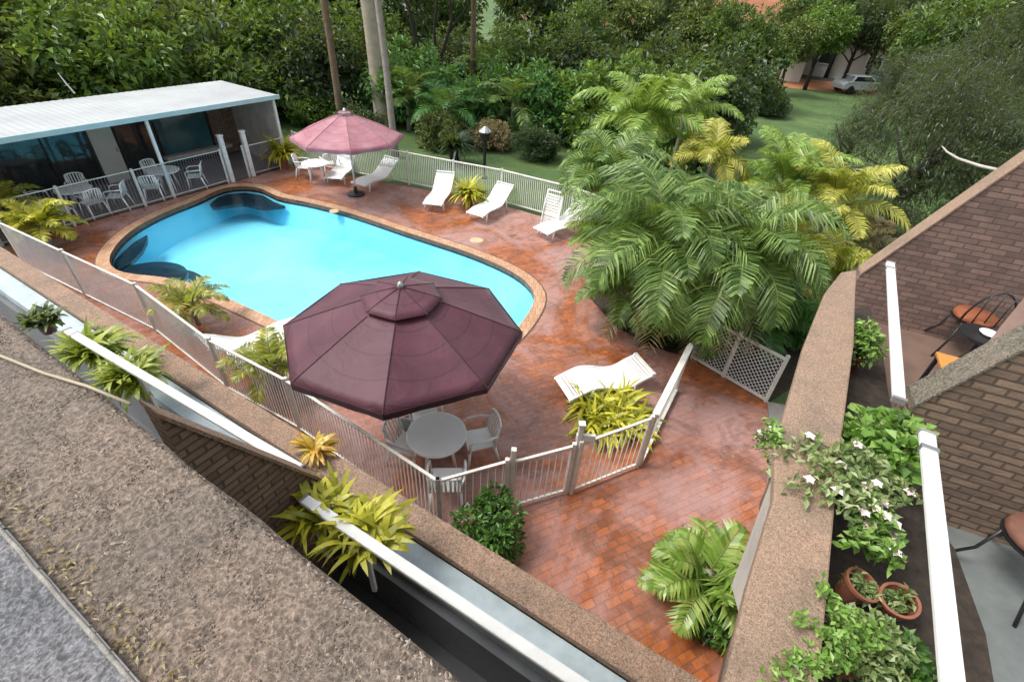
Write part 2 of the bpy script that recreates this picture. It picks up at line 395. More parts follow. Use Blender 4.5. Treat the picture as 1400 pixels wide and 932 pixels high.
A0 = Vector((-9.5, 19.5)); e_ = Vector((math.cos(R(60.8)), math.sin(R(60.8)))); n_ = Vector((-e_.y, e_.x))
def L(x, y): return A0+e_*x+n_*y

# ground, deck, lawn
big = [(-400, -200), (400, -200), (400, 600), (-400, 600)]
pg = offset(pin, .2)
tag(MB().sheet(big, -.06, [pg]).build('ground', 'lawn'), kind='structure')
fence_near = [P(0, 305, 1.2).xy, Vector((-7.7, 8.19)), Vector((-5.34, 6.6)), Vector((-3.61, 5.71)), Vector((-.86, 3.98))]
deck = [tuple(L(-11, .0)), tuple(L(-6, 0)), tuple(L(0, 0)), tuple(L(1.2, 0)), (-7.9, 20.1), (-7.1, 19.0), (-4.2, 18.1), (-.7, 16.9), (1.6, 15.6), (3.0, 14.4), (2.2, 12.6),
        (1.9, 11.0), (2.5, 9.6), (3.3, 8.9), (4.1, 8.55), (5.25, 7.3), (4.9, 6.2), (4.15, 4.6), (3.55, 3.0), (2.9, 1.6), (.9, 1.4), (-.9, 3.0), (-3.7, 4.8), (-9, 7.4), (-16, 10.2)]
tag(MB().prism(deck, -.12, 0, [pjoint]).build('pool_deck', 'deck'), kind='structure')
tag(MB().sheet([tuple(L(-14, .02)), tuple(L(.6, .02)), tuple(L(.6, 3.2)), tuple(L(-14, 3.2))], .02).build('verandah_floor', 'verandah'), kind='structure')
kb = [(5.25, 7.3), (4.9, 6.2), (4.15, 4.6), (3.55, 3.0), (2.9, 1.6)]
tag(MB().prism(kb+[(x+.45, y-.1) for x, y in reversed(kb)], -.12, .03).build('gravel_path', 'kerb'), kind='structure')
tag(MB().prism([(2.2, 12.6), (1.9, 11.0), (2.5, 9.6), (3.3, 8.9), (4.1, 8.55), (5.25, 7.3), (7.5, 9), (10, 14), (6, 15.5), (3, 14.4)], -.1, -.03).build('garden_bed_soil', 'soil'), kind='structure')

# pool
T = thing('swimming_pool', 'large rounded swimming pool with navy tile edge and brick coping in the deck', 'swimming pool', (-5.3, 12, 0))
DEEP = -.85
b = MB(); k = len(pin); pdeep = offset(pin, -.4)
for _ in range(6): pdeep = [tuple((Vector(pdeep[i-1])+Vector(pdeep[i])*2+Vector(pdeep[(i+1) % k]))/4) for i in range(k)]
ring = lambda z, q=pin: [(x, y, z) for x, y in q]
b.v = ring(-.19)+ring(DEEP, pdeep); b.f = [(i, (i+1) % k, k+(i+1) % k, k+i) for i in range(k)]
b.sheet(pdeep, DEEP); b.build('basin', 'pool', T, world=True, fix=False)
b = MB(); b.v = ring(.002)+ring(-.19)+ring(-.19, offset(pin, .05)); b.f = [(i, (i+1) % k, k+(i+1) % k, k+i) for i in range(k)]; b.build('waterline_tiles', 'navy', T, world=True)
MB().prism(pout, -.12, .012, [pin]).build('coping', 'coping', T, world=True)
MB().prism(pjoint, -.12, .006, [pout]).build('coping_joint', 'coping_line', T, world=True)
def sub(poly, a, b_, z0, z1, m, name):
    MB().prism([tuple(q) for q in poly], z0, z1).build(name, m, T, world=True)
# dark tiled entry steps: the left end and the far corner
c0 = Vector((-9.75, 10.75))
for rr, z in ((.95, -.24), (1.25, -.6)):
    pts = []
    for i in range(25):
        a = R(-8)+R(196)*i/24-R(28); q = c0+Vector((math.cos(a)*rr*1.05, math.sin(a)*rr*.95)); pts.append(tuple(q))
    MB().prism(pts, z-.1, z).build('step', 'navy', T, world=True); MB().prism([(c0.x+(x-c0.x)*.96, c0.y+(y-c0.y)*.96) for x, y in pts], DEEP, z-.1).build('step_body', 'pool', T, world=True)
far = [P(*p).xy for p in [(288, 268), (296, 262), (308, 258), (333, 256), (358, 260), (374, 269), (388, 274), (360, 277), (330, 271), (310, 273), (298, 275), (288, 276), (284, 272)]]
MB().prism([tuple(q) for q in far], -.3, -.2).build('step', 'navy', T, world=True)
lf = [(-11.0, 11.3), (-10.6, 10.95), (-10.55, 11.4), (-10.7, 12.1), (-10.95, 12.7), (-11.2, 13.1), (-11.25, 12.6), (-11.15, 12)]
MB().prism(lf, -.3, -.2).build('step', 'navy', T, world=True)
tag(MB().sheet(offset(pin, .0), -.13).build('water', 'water', fix=True), kind='structure')

# skimmer lids on the coping
for i, (q, l) in enumerate([((457, 289), 'round pale skimmer lid in the deck near the pink umbrella'), ((652, 329), 'round pale orange skimmer lid in the deck below the yellow potted plant')]):
    p = P(*q); b = MB().lathe([(0, .03), (.12, .03), (.15, .02), (.16, .0)], (0, 0, 0), 20); o = b.build('skimmer_lid', 'stone', smooth=False); o.location = (p.x, p.y, .001); tag(o, l, 'lid', 'skimmer lids')
    if i: o.scale = (1.4, 1.1, 1)

# ------------------------------------------------------------------ fences
def fence(label, pts, h=1.2, step=.1, posts=True, name='pool_fence', close=None, z=0, barmat='mesh_bar', rail=.045, bw=.011):
    pts = [Vector((p[0], p[1], z)) for p in pts]; root = thing(name, label, 'fence', pts[0])
    up = lambda p, q: Vector((p.x, p.y, z+q))
    rb = MB(); lo = MB(); pk = MB(); pp = []
    for a, c in zip(pts, pts[1:]):
        rb.bar(up(a, h), up(c, h), rail, rail*.7); lo.bar(up(a, .1), up(c, .1), rail*.9, rail*.6)
        ln = (c-a).length; n = max(1, round(ln/2.2)); m = int(ln/step)
        for i in range(m):
            q = a.lerp(c, (i+.5)/m); pk.box((q.x, q.y, z+h/2+.05), (bw, bw, h-.12), math.atan2((c-a).y, (c-a).x))
        for i in range(n): pp.append(a.lerp(c, i/n))
    pp.append(pts[-1])
    rb.build('top_rail', 'old_paint', root, world=True, bevel=.006); lo.build('bottom_rail', 'old_paint', root, world=True, bevel=.005)
    pk.build('picket_panel', barmat, root, world=True)
    for q in pp: MB().box((q.x, q.y, z+h/2+.03), (.06, .06, h+.06)).build('post', 'old_paint', root, world=True, bevel=.006)
    return root
fence('long white picket pool fence with thin bars running along the brown wall top', fence_near, step=.075, bw=.012)
fence('white pool fence run from the corner post to the gate beside the dark green bush', [(-.86, 3.98), (.05, 4.38)])
fence('white pool fence run with thin bars behind the green bush, ending under the yellow shrub', [(1.12, 4.8), (2.28, 5.42)])
g = fence('white pool gate with a tall latch post standing between two fence runs', [(.14, 4.42), (1.02, 4.79)], name='pool_gate', h=1.15)
g['category'] = 'gate'
MB().box((1.08, 4.83, .78), (.075, .075, 1.56)).box((1.08, 4.83, 1.58), (.1, .1, .04)).build('latch_post', 'white_paint', g, world=True, bevel=.008)
MB().box((1.17, 4.83, 1.3), (.28, .05, .14)).build('latch_box', 'white_paint', g, world=True, bevel=.01)
MB().box((.13, 4.41, .72), (.075, .075, 1.44)).build('hinge_post', 'old_paint', g, world=True, bevel=.008)
fence('white pool fence run with a thick top rail beside the curvy lounger', [(2.34, 5.48), (3.38, 7.4)], rail=.11)
# crosshatch mesh fence
def lattice(a, c, h, root, name, z0=.08):
    a, c = Vector(a), Vector(c); d = (c-a).normalized(); ln = (c-a).length; b = MB(); s = .1
    q = -h
    while q < ln:
        for sg in (1, -1):
            x0, x1 = max(q, 0), min(q+h, ln)
            if x1 <= x0: continue
            z_0, z_1 = (x0-q, x1-q) if sg > 0 else (h-(x0-q), h-(x1-q))
            p0 = a+d*x0; p1 = a+d*x1; b.bar((p0.x, p0.y, z0+z_0), (p1.x, p1.y, z0+z_1), .009)
        q += s
    b.build(name, 'mesh_bar', root, world=True)
ma, mc = Vector((4.05, 8.6)), Vector((5.22, 7.32))
r_ = thing('mesh_fence', 'short grey fence of diamond mesh in white frames at the end of the brick deck', 'fence', (ma.x, ma.y, 0))
lattice(ma, mc, 1.0, r_, 'mesh_panel')
for z, nm_ in ((.05, 'bottom_rail'), (1.1, 'top_rail')): MB().bar((ma.x, ma.y, z), (mc.x, mc.y, z), .045).build(nm_, 'old_paint', r_, world=True)
for t in (0, .45, 1):
    q = ma.lerp(mc, t); MB().box((q.x, q.y, .6), (.06, .06, 1.2)).build('post', 'old_paint', r_, world=True, bevel=.006)
# far fence
farpts = [(-9.3, 19.95), (-7.4, 19.3), (-4.35, 18.3), (-.75, 17.05), (1.7, 15.75), (3.1, 14.5)]
fence('long white picket fence along the far side of the pool before the lawn', farpts, step=.075, bw=.018, rail=.06)
# verandah fence with gate posts
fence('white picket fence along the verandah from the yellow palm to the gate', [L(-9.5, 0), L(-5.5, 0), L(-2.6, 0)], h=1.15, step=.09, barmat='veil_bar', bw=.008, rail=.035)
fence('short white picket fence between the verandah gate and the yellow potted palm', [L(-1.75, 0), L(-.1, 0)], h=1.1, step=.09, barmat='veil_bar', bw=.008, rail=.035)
for x, l in ((-2.45, 'thick white gate post on the verandah edge, the left one of the pair'), (-1.6, 'thick white gate post on the verandah edge, the right one of the pair')):
    q = L(x, 0); o = MB().box((0, 0, .8), (.14, .14, 1.6)).box((0, 0, 1.62), (.18, .18, .05)).build('gate_post', 'white_paint', bevel=.01); o.location = (q.x, q.y, 0); o.rotation_euler[2] = R(60.8); tag(o, l, 'post', 'verandah gate posts')

# ------------------------------------------------------------------ poolside building
B = thing('pool_pavilion', 'long low pool pavilion with pale flat metal roof and dark glass front', 'building', (A0.x, A0.y, 0), R(60.8))
XL = -15.
b = MB(); n = 150
for i in range(n):
    x0 = XL+(0-XL)*i/n+.15; x1 = XL+(0-XL)*(i+1)/n+.15; d = .008*(i % 2)
    b.add([(x0, -.05, 2.6+d), (x1, -.05, 2.6+.008-d), (x1, 3.35, 2.65+.008-d), (x0, 3.35, 2.65+d), (x0, -.05, 2.57), (x1, -.05, 2.57), (x1, 3.35, 2.62), (x0, 3.35, 2.62)],
          [(0, 1, 2, 3), (7, 6, 5, 4), (0, 4, 5, 1), (2, 6, 7, 3)])
b.build('roof', 'roof', B)
MB().box(((XL+.15)/2, -.09, 2.55), (-XL+.2, .05, .15)).build('fascia', 'fascia', B, bevel=.01)
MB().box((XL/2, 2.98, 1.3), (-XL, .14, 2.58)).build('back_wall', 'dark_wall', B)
MB().box((-.0, 1.5, 1.3), (.1, 2.9, 2.55)).build('end_wall', 'render', B)
for x in (-.02, -4.55, -9.2):
    MB().box((x, .06, 1.25), (.09, .09, 2.5)).build('post', 'white_paint', B, bevel=.008)
def win(x0, x1, m, z0=.15, z1=2.35):
    f = MB(); y = 2.89; xm = (x0+x1)/2
    for x in (x0, x1): f.box((x, y, (z0+z1)/2), (.06, .07, z1-z0))
    nm = max(1, int((x1-x0)/1.0))
    for i in range(1, nm): f.box((x0+(x1-x0)*i/nm, y, (z0+z1)/2), (.04, .05, z1-z0))
    for z in (z0, z1): f.box((xm, y, z), (x1-x0, .065, .06))
    fo = f.build('window', 'black_metal', B); MB().box((xm, 2.9, (z0+z1)/2), (x1-x0-.03, .012, z1-z0-.03)).build('pane', m, fo)
win(-14, -9.3, 'glass'); win(-8.9, -5.3, 'glass'); win(-4.4, -3.2, 'glass'); win(-3.1, -1.15, 'teal_glass')
d = MB().box((-4.86, 2.86, 1.2), (.72, .06, 2.36)).build('door', 'door', B, bevel=.008); MB().box((-4.58, 2.81, 1.05), (.03, .06, .14)).build('handle', 'hub', d)
MB().box((-.55, 2.88, 1.3), (1.05, .05, 2.4)).build('wall_panel', M['wallbrick'], B)
MB().box((-1.9, 2.72, .45), (2.6, .3, .12)).build('ledge', 'render', B)
p = P(95, 125, 2.75); o = MB().tube([(0, 0, 0), (-.15, 0, .3), (-.3, .03, .6)], [.03, .022, .012], 6).tube([(-.12, -.1, .25), (-.15, .12, .27)], .008, 5).build('roof_antenna', 'white_paint'); o.location = (p.x-.2, p.y+.4, 2.6); tag(o, 'thin white leaning aerial pole on the pale pavilion roof', 'aerial')

# ------------------------------------------------------------------ plastic furniture
def make_chair():
    T = thing('plastic_chair', 'x', 'chair'); m = 'white_plastic'
    b = MB(); n = 7
    for i in range(n):
        for j in range(n): pass
    pts = [(-.23, -.22), (.23, -.22), (.21, .2), (-.21, .2)]
    b.prism(pts, .405, .425); b.bar((-.22, -.225, .41), (.22, -.225, .41), .03, .045)
    b.build('seat', m, T, bevel=.008)
    b = MB()   # back: curved top band and upright slats
    arc = [(.23*math.sin(a), .2+.06*math.cos(a)+.06, .82+.05*math.cos(a*1.1)) for a in [R(-80+160*i/8) for i in range(9)]]
    b.tube(arc, .02, 6)
    for i in range(1, 8):
        t = arc[i]; b.bar((t[0]*.9, .2, .42), t, .035, .01, (0, 1, 0))
    b.tube([arc[0], (-.235, .2, .42)], .018, 6); b.tube([arc[-1], (.235, .2, .42)], .018, 6)
    b.build('backrest', m, T, smooth=True)
    for s in (-1, 1):
        MB().tube([(s*.235, .25, .66), (s*.28, .1, .665), (s*.285, -.12, .655), (s*.27, -.22, .62), (s*.265, -.235, .42)], .02, 6).build('armrest', m, T, smooth=True)
        MB().tube([(s*.24, -.22, .42), (s*.27, -.25, 0)], [.026, .018], 6).build('leg', m, T, smooth=True)
        MB().tube([(s*.22, .2, .42), (s*.25, .3, 0)], [.026, .018], 6).build('leg', m, T, smooth=True)
    return T
def make_table(r=.48):
    T = thing('round_table', 'x', 'table'); m = 'white_plastic'
    MB().lathe([(0, .72), (r*.96, .72), (r, .712), (r, .68), (r-.02, .68), (r-.03, .7), (0, .7)], n=40).build('tabletop', m, T)
    for k in range(4):
        a = R(45+90*k); c, s = math.cos(a), math.sin(a)
        MB().tube([(c*.22, s*.22, .705), (c*.3, s*.3, .35), (c*.36, s*.36, 0)], [.035, .028, .022], 8).build('leg', m, T, smooth=True)
    return T
ch = make_chair(); used = False
CH = [ # world position, heading (deg, the way the back points), label
 (P(655, 622), -70, 'white plastic chair on the right side of the round table under the maroon umbrella', 'chairs at the near table'),
 (P(560, 628), 75, 'white plastic chair on the left side of the round table under the maroon umbrella', 'chairs at the near table'),
 (P(612, 680), 185, 'white plastic chair pushed in on the fence side of the near round table', 'chairs at the near table'),
 (P(583, 588), 20, 'white plastic chair shaded by the maroon umbrella behind the near round table', 'chairs at the near table'),
 (P(418, 243), 100, 'white plastic armchair left of the table under the pink umbrella', 'chairs at the pink umbrella table'),
 (P(452, 238), 215, 'white plastic armchair in front of the table under the pink umbrella', 'chairs at the pink umbrella table'),
 (P(478, 236), -90, 'white plastic armchair right of the table under the pink umbrella', 'chairs at the pink umbrella table'),
]
for dx, dy, rz, l in [(-5.0, .3, 150, 'white plastic chair at the verandah table beside the white roof post, left of the table'), (-3.55, .3, 235, 'white plastic chair at the verandah table beside the gate posts, right of the table'),
                      (-4.3, 1.35, 5, 'white plastic chair behind the verandah table, between the white door and the gate posts'), (-7.6, .3, 120, 'white plastic chair at the left verandah table, nearest the yellow palm'),
                      (-6.05, .3, 230, 'white plastic chair at the left verandah table, nearest the roof post'), (-6.75, .3, 185, 'white plastic chair at the left verandah table, pushed against the fence'),
                      (-7.7, 1.4, 50, 'white plastic chair tipped back at the left verandah table before the dark glass'), (-6.5, 1.6, -20, 'white plastic chair behind the left verandah table before the white door')]:
    q = L(dx, dy); CH.append((Vector((q.x, q.y, .022)), rz+60, l, 'chairs on the verandah'))
for p, rz, l, gr in CH:
    if p.z == 0: p.z = .002
    place(ch, used, p, R(rz), l, gr); used = True
tb = make_table(); used = False
p1 = P(597, 592, .72); p2 = P(437, 217, .72); q1, q2 = L(-4.3, .72), L(-6.85, .95)
for p, l in [((p1.x, p1.y, .002), 'round white plastic table under the maroon umbrella near the fence corner'), ((p2.x, p2.y-.5, .002), 'round white plastic table under the pink umbrella'),
             ((q1.x, q1.y, .022), 'round white plastic table on the verandah beside the roof post'), ((q2.x, q2.y, .022), 'round white plastic table on the verandah behind the yellow palm')]:
    place(tb, used, p, R(20), l, 'round white tables'); used = True

def make_lounger(prof, name, wdt=.62, legs=((.25), (1.5)), lab='x'):
    """moulded plastic lounger: side profile (x along, z up)"""
    T = thing(name, lab, 'sun lounger'); m = 'white_plastic'; pr = catmull([(x, z, 0) for x, z in prof], 4)
    pr = [p for p in pr]; k = len(prof); pr = pr[:(k-1)*4+1]; n = len(pr); knee = max(range(n), key=lambda i: -abs(pr[i][0]-1.15))
    def band(i0, i1, nm):
        b = MB()
        for s in (-1, 1):
            for i in range(i0, i1-1):
                (x0, z0, _), (x1, z1, _) = pr[i], pr[i+1]; b.bar((x0, s*wdt/2, z0), (x1, s*wdt/2, z1), .05, .05, (0, 1, 0))
        i = i0
        while i < i1-1:
            (x0, z0, _), (x1, z1, _) = pr[i], pr[i+1]
            for t in (0, .5):
                xa, za = x0+(x1-x0)*t, z0+(z1-z0)*t; xb, zb = x0+(x1-x0)*(t+.38), z0+(z1-z0)*(t+.38)
                b.bar((xa, 0, za+.01), (xb, 0, zb+.01), wdt-.02, .014, (0, 0, 1))
            i += 1
        b.build(nm, m, T)
    band(0, knee+1, 'seat'); band(knee, n, 'backrest')
    for x in legs:
        z = min(pr, key=lambda q: abs(q[0]-x))[1]
        for s in (-1, 1): MB().tube([(x, s*wdt/2, z), (x+(.05 if x > 1 else -.05), s*(wdt/2+.02), 0)], [.035, .022], 8).build('leg', m, T, smooth=True)
    return T
lg = make_lounger([(0, .3), (.35, .33), (.7, .31), (1.1, .3), (1.35, .42), (1.6, .6), (1.82, .8)], 'sun_lounger', legs=(.22, 1.42))
used = False
# foot end position (photo), head end position
for f_, h_, l in [((458, 254), (480, 232), 'white sun lounger standing just right of the pink umbrella table'),
                 ((492, 262), (540, 243), 'white sun lounger with raised back beside the palm trunk, second from the pink umbrella'),
                 ((592, 290), (612, 262), 'white sun lounger pointing at the pool left of the yellow potted plant'),
                 ((650, 304), (692, 280), 'white sun lounger right of the yellow potted plant'),
                 ((740, 327), (800, 306), 'white sun lounger farthest right in the far row, half hidden by the palm')]:
    a, c = P(*f_), P(*h_); d = (c-a); place(lg, used, (a.x, a.y, .002), math.atan2(d.y, d.x), l, 'sun loungers along the far fence'); used = True
a = P(300, 480); 
for q, hd, l in [((-5.45, 7.5), 146, 'white sun lounger by the near fence left of the yellow green plant'), ((-4.7, 7.1), 142, 'white sun lounger by the near fence half covered by the yellow green plant')]:
    place(lg, True, (q[0]+1.3*math.cos(R(50)), q[1]+1.3*math.sin(R(50)), .002), R(230), l, 'sun loungers by the near fence')
wl = make_lounger([(0, .22), (.2, .34), (.42, .4), (.7, .35), (.98, .25), (1.25, .22), (1.5, .32), (1.72, .44)], 'curvy_sun_lounger', .66, (.4, 1.35))
wl['label'] = 'white curvy moulded sun lounger behind the yellow shrub near the brick corner'; a, c = P(772, 548), P(900, 518); d = c-a
wl.location = (a.x, a.y+.1, .002); wl.rotation_euler[2] = math.atan2(d.y, d.x); 
# upright folded lounger leaning by the far fence
b = thing('folded_lounger', 'white plastic lounger folded upright against the far fence beside the big palm', 'sun lounger'); q = P(750, 313); b.location = (q.x, q.y+.1, .002); b.rotation_euler[2] = R(-30)
f = MB()
for s in (-1, 1): f.tube([(s*.3, 0, 0), (s*.3, .1, .6), (s*.28, .28, 1.15)], .025, 6)
f.tube([(-.28, .28, 1.15), (.28, .28, 1.15)], .025, 6); f.build('frame', 'white_plastic', b)
f = MB()
for i in range(11): t = .12+i*.09; f.box((0, .02+t*.2, t), (.56, .015, .07))
f.build('slats', 'white_plastic', b)

# ------------------------------------------------------------------ umbrellas
def umbrella(name, label, c, rad, zr, za, cm, tm, rot, r2=.36):
    T = thing(name, label, 'umbrella', (c[0], c[1], 0)); N8 = 8
    def surf(f0, f1, dz0, dz1, sag, nm, m, nr=8, ns=6, par=T):
        b = MB(); K = N8*ns
        for i in range(nr+1):
            t = f0+(f1-f0)*i/nr
            for j in range(K):
                u = j/ns; k0 = int(u); fr = u-k0
                a0, a1 = rot+2*math.pi*k0/N8, rot+2*math.pi*(k0+1)/N8
                p = Vector((math.cos(a0), math.sin(a0))).lerp(Vector((math.cos(a1), math.sin(a1))), fr)*rad*t
                dip = sag*4*fr*(1-fr)*t*math.sin(math.pi*min(1, t*.9))
                z = za+(zr-za)*(t**1.12)-dip+dz0+(dz1-dz0)*i/nr
                b.v.append((p.x, p.y, z))
        for i in range(nr):
            for j in range(K): b.f.append((i*K+j, i*K+(j+1) % K, (i+1)*K+(j+1) % K, (i+1)*K+j))
        o = b.build(nm, m, par, smooth=True)
        for k_ in range(0): pass
        s = o.modifiers.new('solid', 'SOLIDIFY'); s.thickness = .006
        import bmesh
        bm = bmesh.new(); bm.from_mesh(o.data); 
        for e in bm.edges:
            j0, j1 = (v.index % K for v in e.verts)
            if j0 == j1 and j0 % ns == 0: e.smooth = False
        bm.to_mesh(o.data); bm.free()
        return o
    cn = surf(.13, 1, 0, 0, .06, 'canopy', cm, 10)
    vt = surf(.02, r2, .05, .075, .012, 'vent_cap', cm, 4)
    # valance
    b = MB(); K = 48
    for z in (0, -.1):
        for j in range(K):
            u = j/6; k0 = int(u); fr = u-k0; a0, a1 = rot+2*math.pi*k0/8, rot+2*math.pi*(k0+1)/8
            p = Vector((math.cos(a0), math.sin(a0))).lerp(Vector((math.cos(a1), math.sin(a1))), fr)*rad*1.002
            b.v.append((p.x, p.y, zr+z-(0 if z == 0 else .01*math.sin(j*2.1))))
    b.f = [(j, (j+1) % K, K+(j+1) % K, K+j) for j in range(K)]; v = b.build('valance', tm, cn); v.modifiers.new('solid', 'SOLIDIFY').thickness = .005
    b = MB()   # raised seams over each rib
    for k_ in range(8):
        a = rot+2*math.pi*k_/8; pts = []
        for i in range(9):
            t = r2*.98+(1-r2*.98)*i/8; pts.append((math.cos(a)*rad*t, math.sin(a)*rad*t, za+(zr-za)*(t**1.12)+.004))
        b.tube(pts, .008, 5)
        pts = [(math.cos(a)*rad*t, math.sin(a)*rad*t, za+(zr-za)*(t**1.12)+.055+.02*t/r2) for t in (.03, .15, r2)]
        b.tube(pts, .008, 5)
    b.build('seam', tm, cn)
    MB().tube([(0, 0, .05), (0, 0, za-.02)], .027, 12).build('pole', 'white_paint', T, smooth=True)
    MB().lathe([(0, 0), (.3, 0), (.3, .05), (.08, .09), (.05, .3), (0, .3)]).build('base', 'black_metal', T)
    MB().lathe([(0, za+.14), (.035, za+.12), (.05, za+.07), (.06, za+.03), (0, za+.02)], n=14).build('finial', 'hub' if r2 > .3 else 'white_paint', T, smooth=True)
    for k_ in range(8):
        a = rot+2*math.pi*k_/8; q = lambda t, dz: (math.cos(a)*rad*t, math.sin(a)*rad*t, za+(zr-za)*(t**1.12)-dz)
        MB().bar(q(.03, .03), q(.98, .02), .015, .02).bar((math.cos(a)*.04, math.sin(a)*.04, za-.65), q(.5, .03), .012).build('rib', 'white_paint', T)
    return T
umbrella('patio_umbrella', 'big dark maroon octagonal umbrella with vented top over the near round table', (-1.66, 5.97), 1.82, 2.2, 2.9, 'canopy', 'canopy_trim', R(4), .33)
umbrella('patio_umbrella', 'faded pink umbrella with sloping panels at the far end of the pool', (-6.0, 16.95), 1.85, 2.02, 2.75, 'pink_canopy', 'pink_canopy', R(20), .12)

# ------------------------------------------------------------------ near-left terraced balconies
capo = [P(*p, 2.6).xy for p in [(-130, 250), (0, 340), (200, 471), (430, 602), (600, 707), (780, 815), (950, 932)]]
dcap = (capo[-1]-capo[1]).normalized(); capo.append(capo[-1]+dcap*1.2)
nin = Vector((dcap.y, -dcap.x));
if nin.y > 0: nin = -nin
def line(off, z, s0, s1):  # a straight line parallel to the wall, off metres inwards
    o = capo[4]+nin*off; return Vector((*(o+dcap*s0), z)), Vector((*(o+dcap*s1), z))
def strip_poly(o0, o1, s0, s1):
    a, c = line(o0, 0, s0, s1); d, e = line(o1, 0, s0, s1); return [tuple(a.xy), tuple(c.xy), tuple(e.xy), tuple(d.xy)]
base = capo[4]
W1 = thing('lower_balcony_wall', 'long brown brick wall with flat cement cap running below the near parapet', 'wall', (base.x, base.y, 0))
S0, S1 = -13, 3.6
MB().prism(strip_poly(0, .26, S0, S1), 2.52, 2.6).build('cap', 'cap', W1, world=True, bevel=.01)
MB().prism(strip_poly(.03, .23, S0, S1), -.1, 2.52).build('brickwork', 'wallbrick', W1, world=True)
tag(MB().prism(strip_poly(.262, .52, S0, S1), 2.3, 2.5).build('planter_ledge', 'strip'), 'pale blue grey metal ledge along the inside of the brown wall', 'ledge')
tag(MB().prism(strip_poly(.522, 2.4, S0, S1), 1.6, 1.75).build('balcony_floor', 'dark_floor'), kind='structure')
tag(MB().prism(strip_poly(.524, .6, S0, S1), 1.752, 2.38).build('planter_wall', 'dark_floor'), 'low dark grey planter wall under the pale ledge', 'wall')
def rail(a, c, label, w=.1, posts=(.08, .5, .92), z0=2.42, m='white_paint', gr=None, wob=0):
    a, c = Vector(a), Vector(c); T = thing('balcony_handrail', label, 'handrail', (a.x, a.y, z0), group=gr)
    MB().bar(a, c, w, w*.55).build('rail', m, T, world=True, bevel=.012)
    for t in posts:
        q = a.lerp(c, t); MB().box((q.x, q.y, (q.z+z0)/2-.02), (.035, .035, q.z-z0-.05)).build('post', m, T, world=True)
    d = (c-a).normalized()
    for t in (.0, 1.0):
        q = a.lerp(c, t); sg = 1 if t == 0 else -1
        MB().bar(q-d*sg*.004, q+d*sg*.02, w+.008, w*.55+.008).build('end_cap', 'kerb', T, world=True, bevel=.003)
    q = a+d*.13; MB().bar(q, q+d*.035, w+.006, w*.55+.006).build('bracket', 'hub', T, world=True, bevel=.002)
    return T
rail(P(92, 452, 3.2), P(412, 642, 3.2), 'white handrail above the lower balcony, left of the brick divider', .085, posts=(.03, .36), gr='white balcony handrails')
a_, c_ = P(415, 682, 3.2), P(800, 940, 3.2); rail(a_, a_.lerp(c_, 1.3), 'long white handrail above the dark balcony floor, below the yellow palm plants', .085, posts=(.02, .2, .99), gr='white balcony handrails')
# raking brick divider
def rakewall(label, a, c, za, zc, zb, th, m='wallbrick', cm='cap', name='divider_wall', ct=.05, over=.02):
    a, c = Vector(a[:2]), Vector(c[:2]); d = (c-a).normalized(); s = Vector((-d.y, d.x))*th/2; so = Vector((-d.y, d.x))*(th/2+over)
    T = thing(name, label, 'wall', (a.x, a.y, zb))
    vs = [(*(a-s), zb), (*(a+s), zb), (*(c+s), zb), (*(c-s), zb), (*(a-s), za), (*(a+s), za), (*(c+s), zc), (*(c-s), zc)]
    MB().add(vs, [(3, 2, 1, 0), (4, 5, 6, 7), (0, 1, 5, 4), (1, 2, 6, 5), (2, 3, 7, 6), (3, 0, 4, 7)]).build('brickwork', m, T, world=True)
    vs = [(*(a-so), za+.003), (*(a+so), za+.003), (*(c+so), zc+.003), (*(c-so), zc+.003), (*(a-so), za+ct), (*(a+so), za+ct), (*(c+so), zc+ct), (*(c-so), zc+ct)]
    MB().add(vs, [(3, 2, 1, 0), (4, 5, 6, 7), (0, 1, 5, 4), (1, 2, 6, 5), (2, 3, 7, 6), (3, 0, 4, 7)]).build('cap', cm, T, world=True)
    return T
pw = P(470, 668, 2.62); outp = Vector((pw.x, pw.y)); 
def hitline(px, py, a, d):
    """point on the vertical plane through a along d seen at px,py"""
    v = (px-CX, py-CY, F); w_ = Vector((dt(v, Xc), dt(v, Yc), dt(v, Uc))); n = Vector((d.y, -d.x)); t = (a.x*n.x+a.y*n.y)/(w_.x*n.x+w_.y*n.y); return Vector((0, 0, H))+w_*t
t0 = hitline(300, 600, outp, nin); t1 = hitline(462, 664, outp, nin)
rakewall('raking brown brick divider wall on the lower balcony between the two white handrails', t1.xy, t0.xy+(t0.xy-t1.xy)*.35, t1.z, t0.z+(t0.z-t1.z)*.35, 1.752, .16)
# own parapet in front of the lens
def poly(pts, z): return [tuple(P(*p, z).xy) for p in pts]
NP = thing('near_parapet', 'wide rough brown aggregate parapet top filling the near left corner', 'wall', (-.8, .5, 5.6))
o1, o2 = P(0, 425, 5.95).xy, P(640, 932, 5.95).xy; dd = (o2-o1).normalized(); oA, oB = o1-dd*1.6, o2+dd*.5
i1, i2 = P(0, 712, 5.95).xy, P(192, 932, 5.95).xy; di = (i2-i1).normalized(); iA, iB = i1-di*1.6, i2+di*.4
b = MB(); nx, ny = 150, 30
for i in range(nx+1):
    for j in range(ny+1):
        q = oA.lerp(oB, i/nx).lerp(iA.lerp(iB, i/nx), j/ny); v = j/ny
        z = 5.95+.002*mnoise.noise(Vector((q.x*25, q.y*25, 0)))+.0012*mnoise.noise(Vector((q.x*90, q.y*90, 3)))-.02*max(0, (.06-v)/.06)**2*.7
        w_ = .003*mnoise.noise(Vector((i*.15, 0, 7))) if j in (0,) else 0
        b.v.append((q.x+w_, q.y+w_, z))
for i in range(nx):
    for j in range(ny):
        a = i*(ny+1)+j; b.f.append((a, a+1, a+ny+2, a+ny+1))
b.build('cap', 'nearcap', NP, smooth=True, world=True)
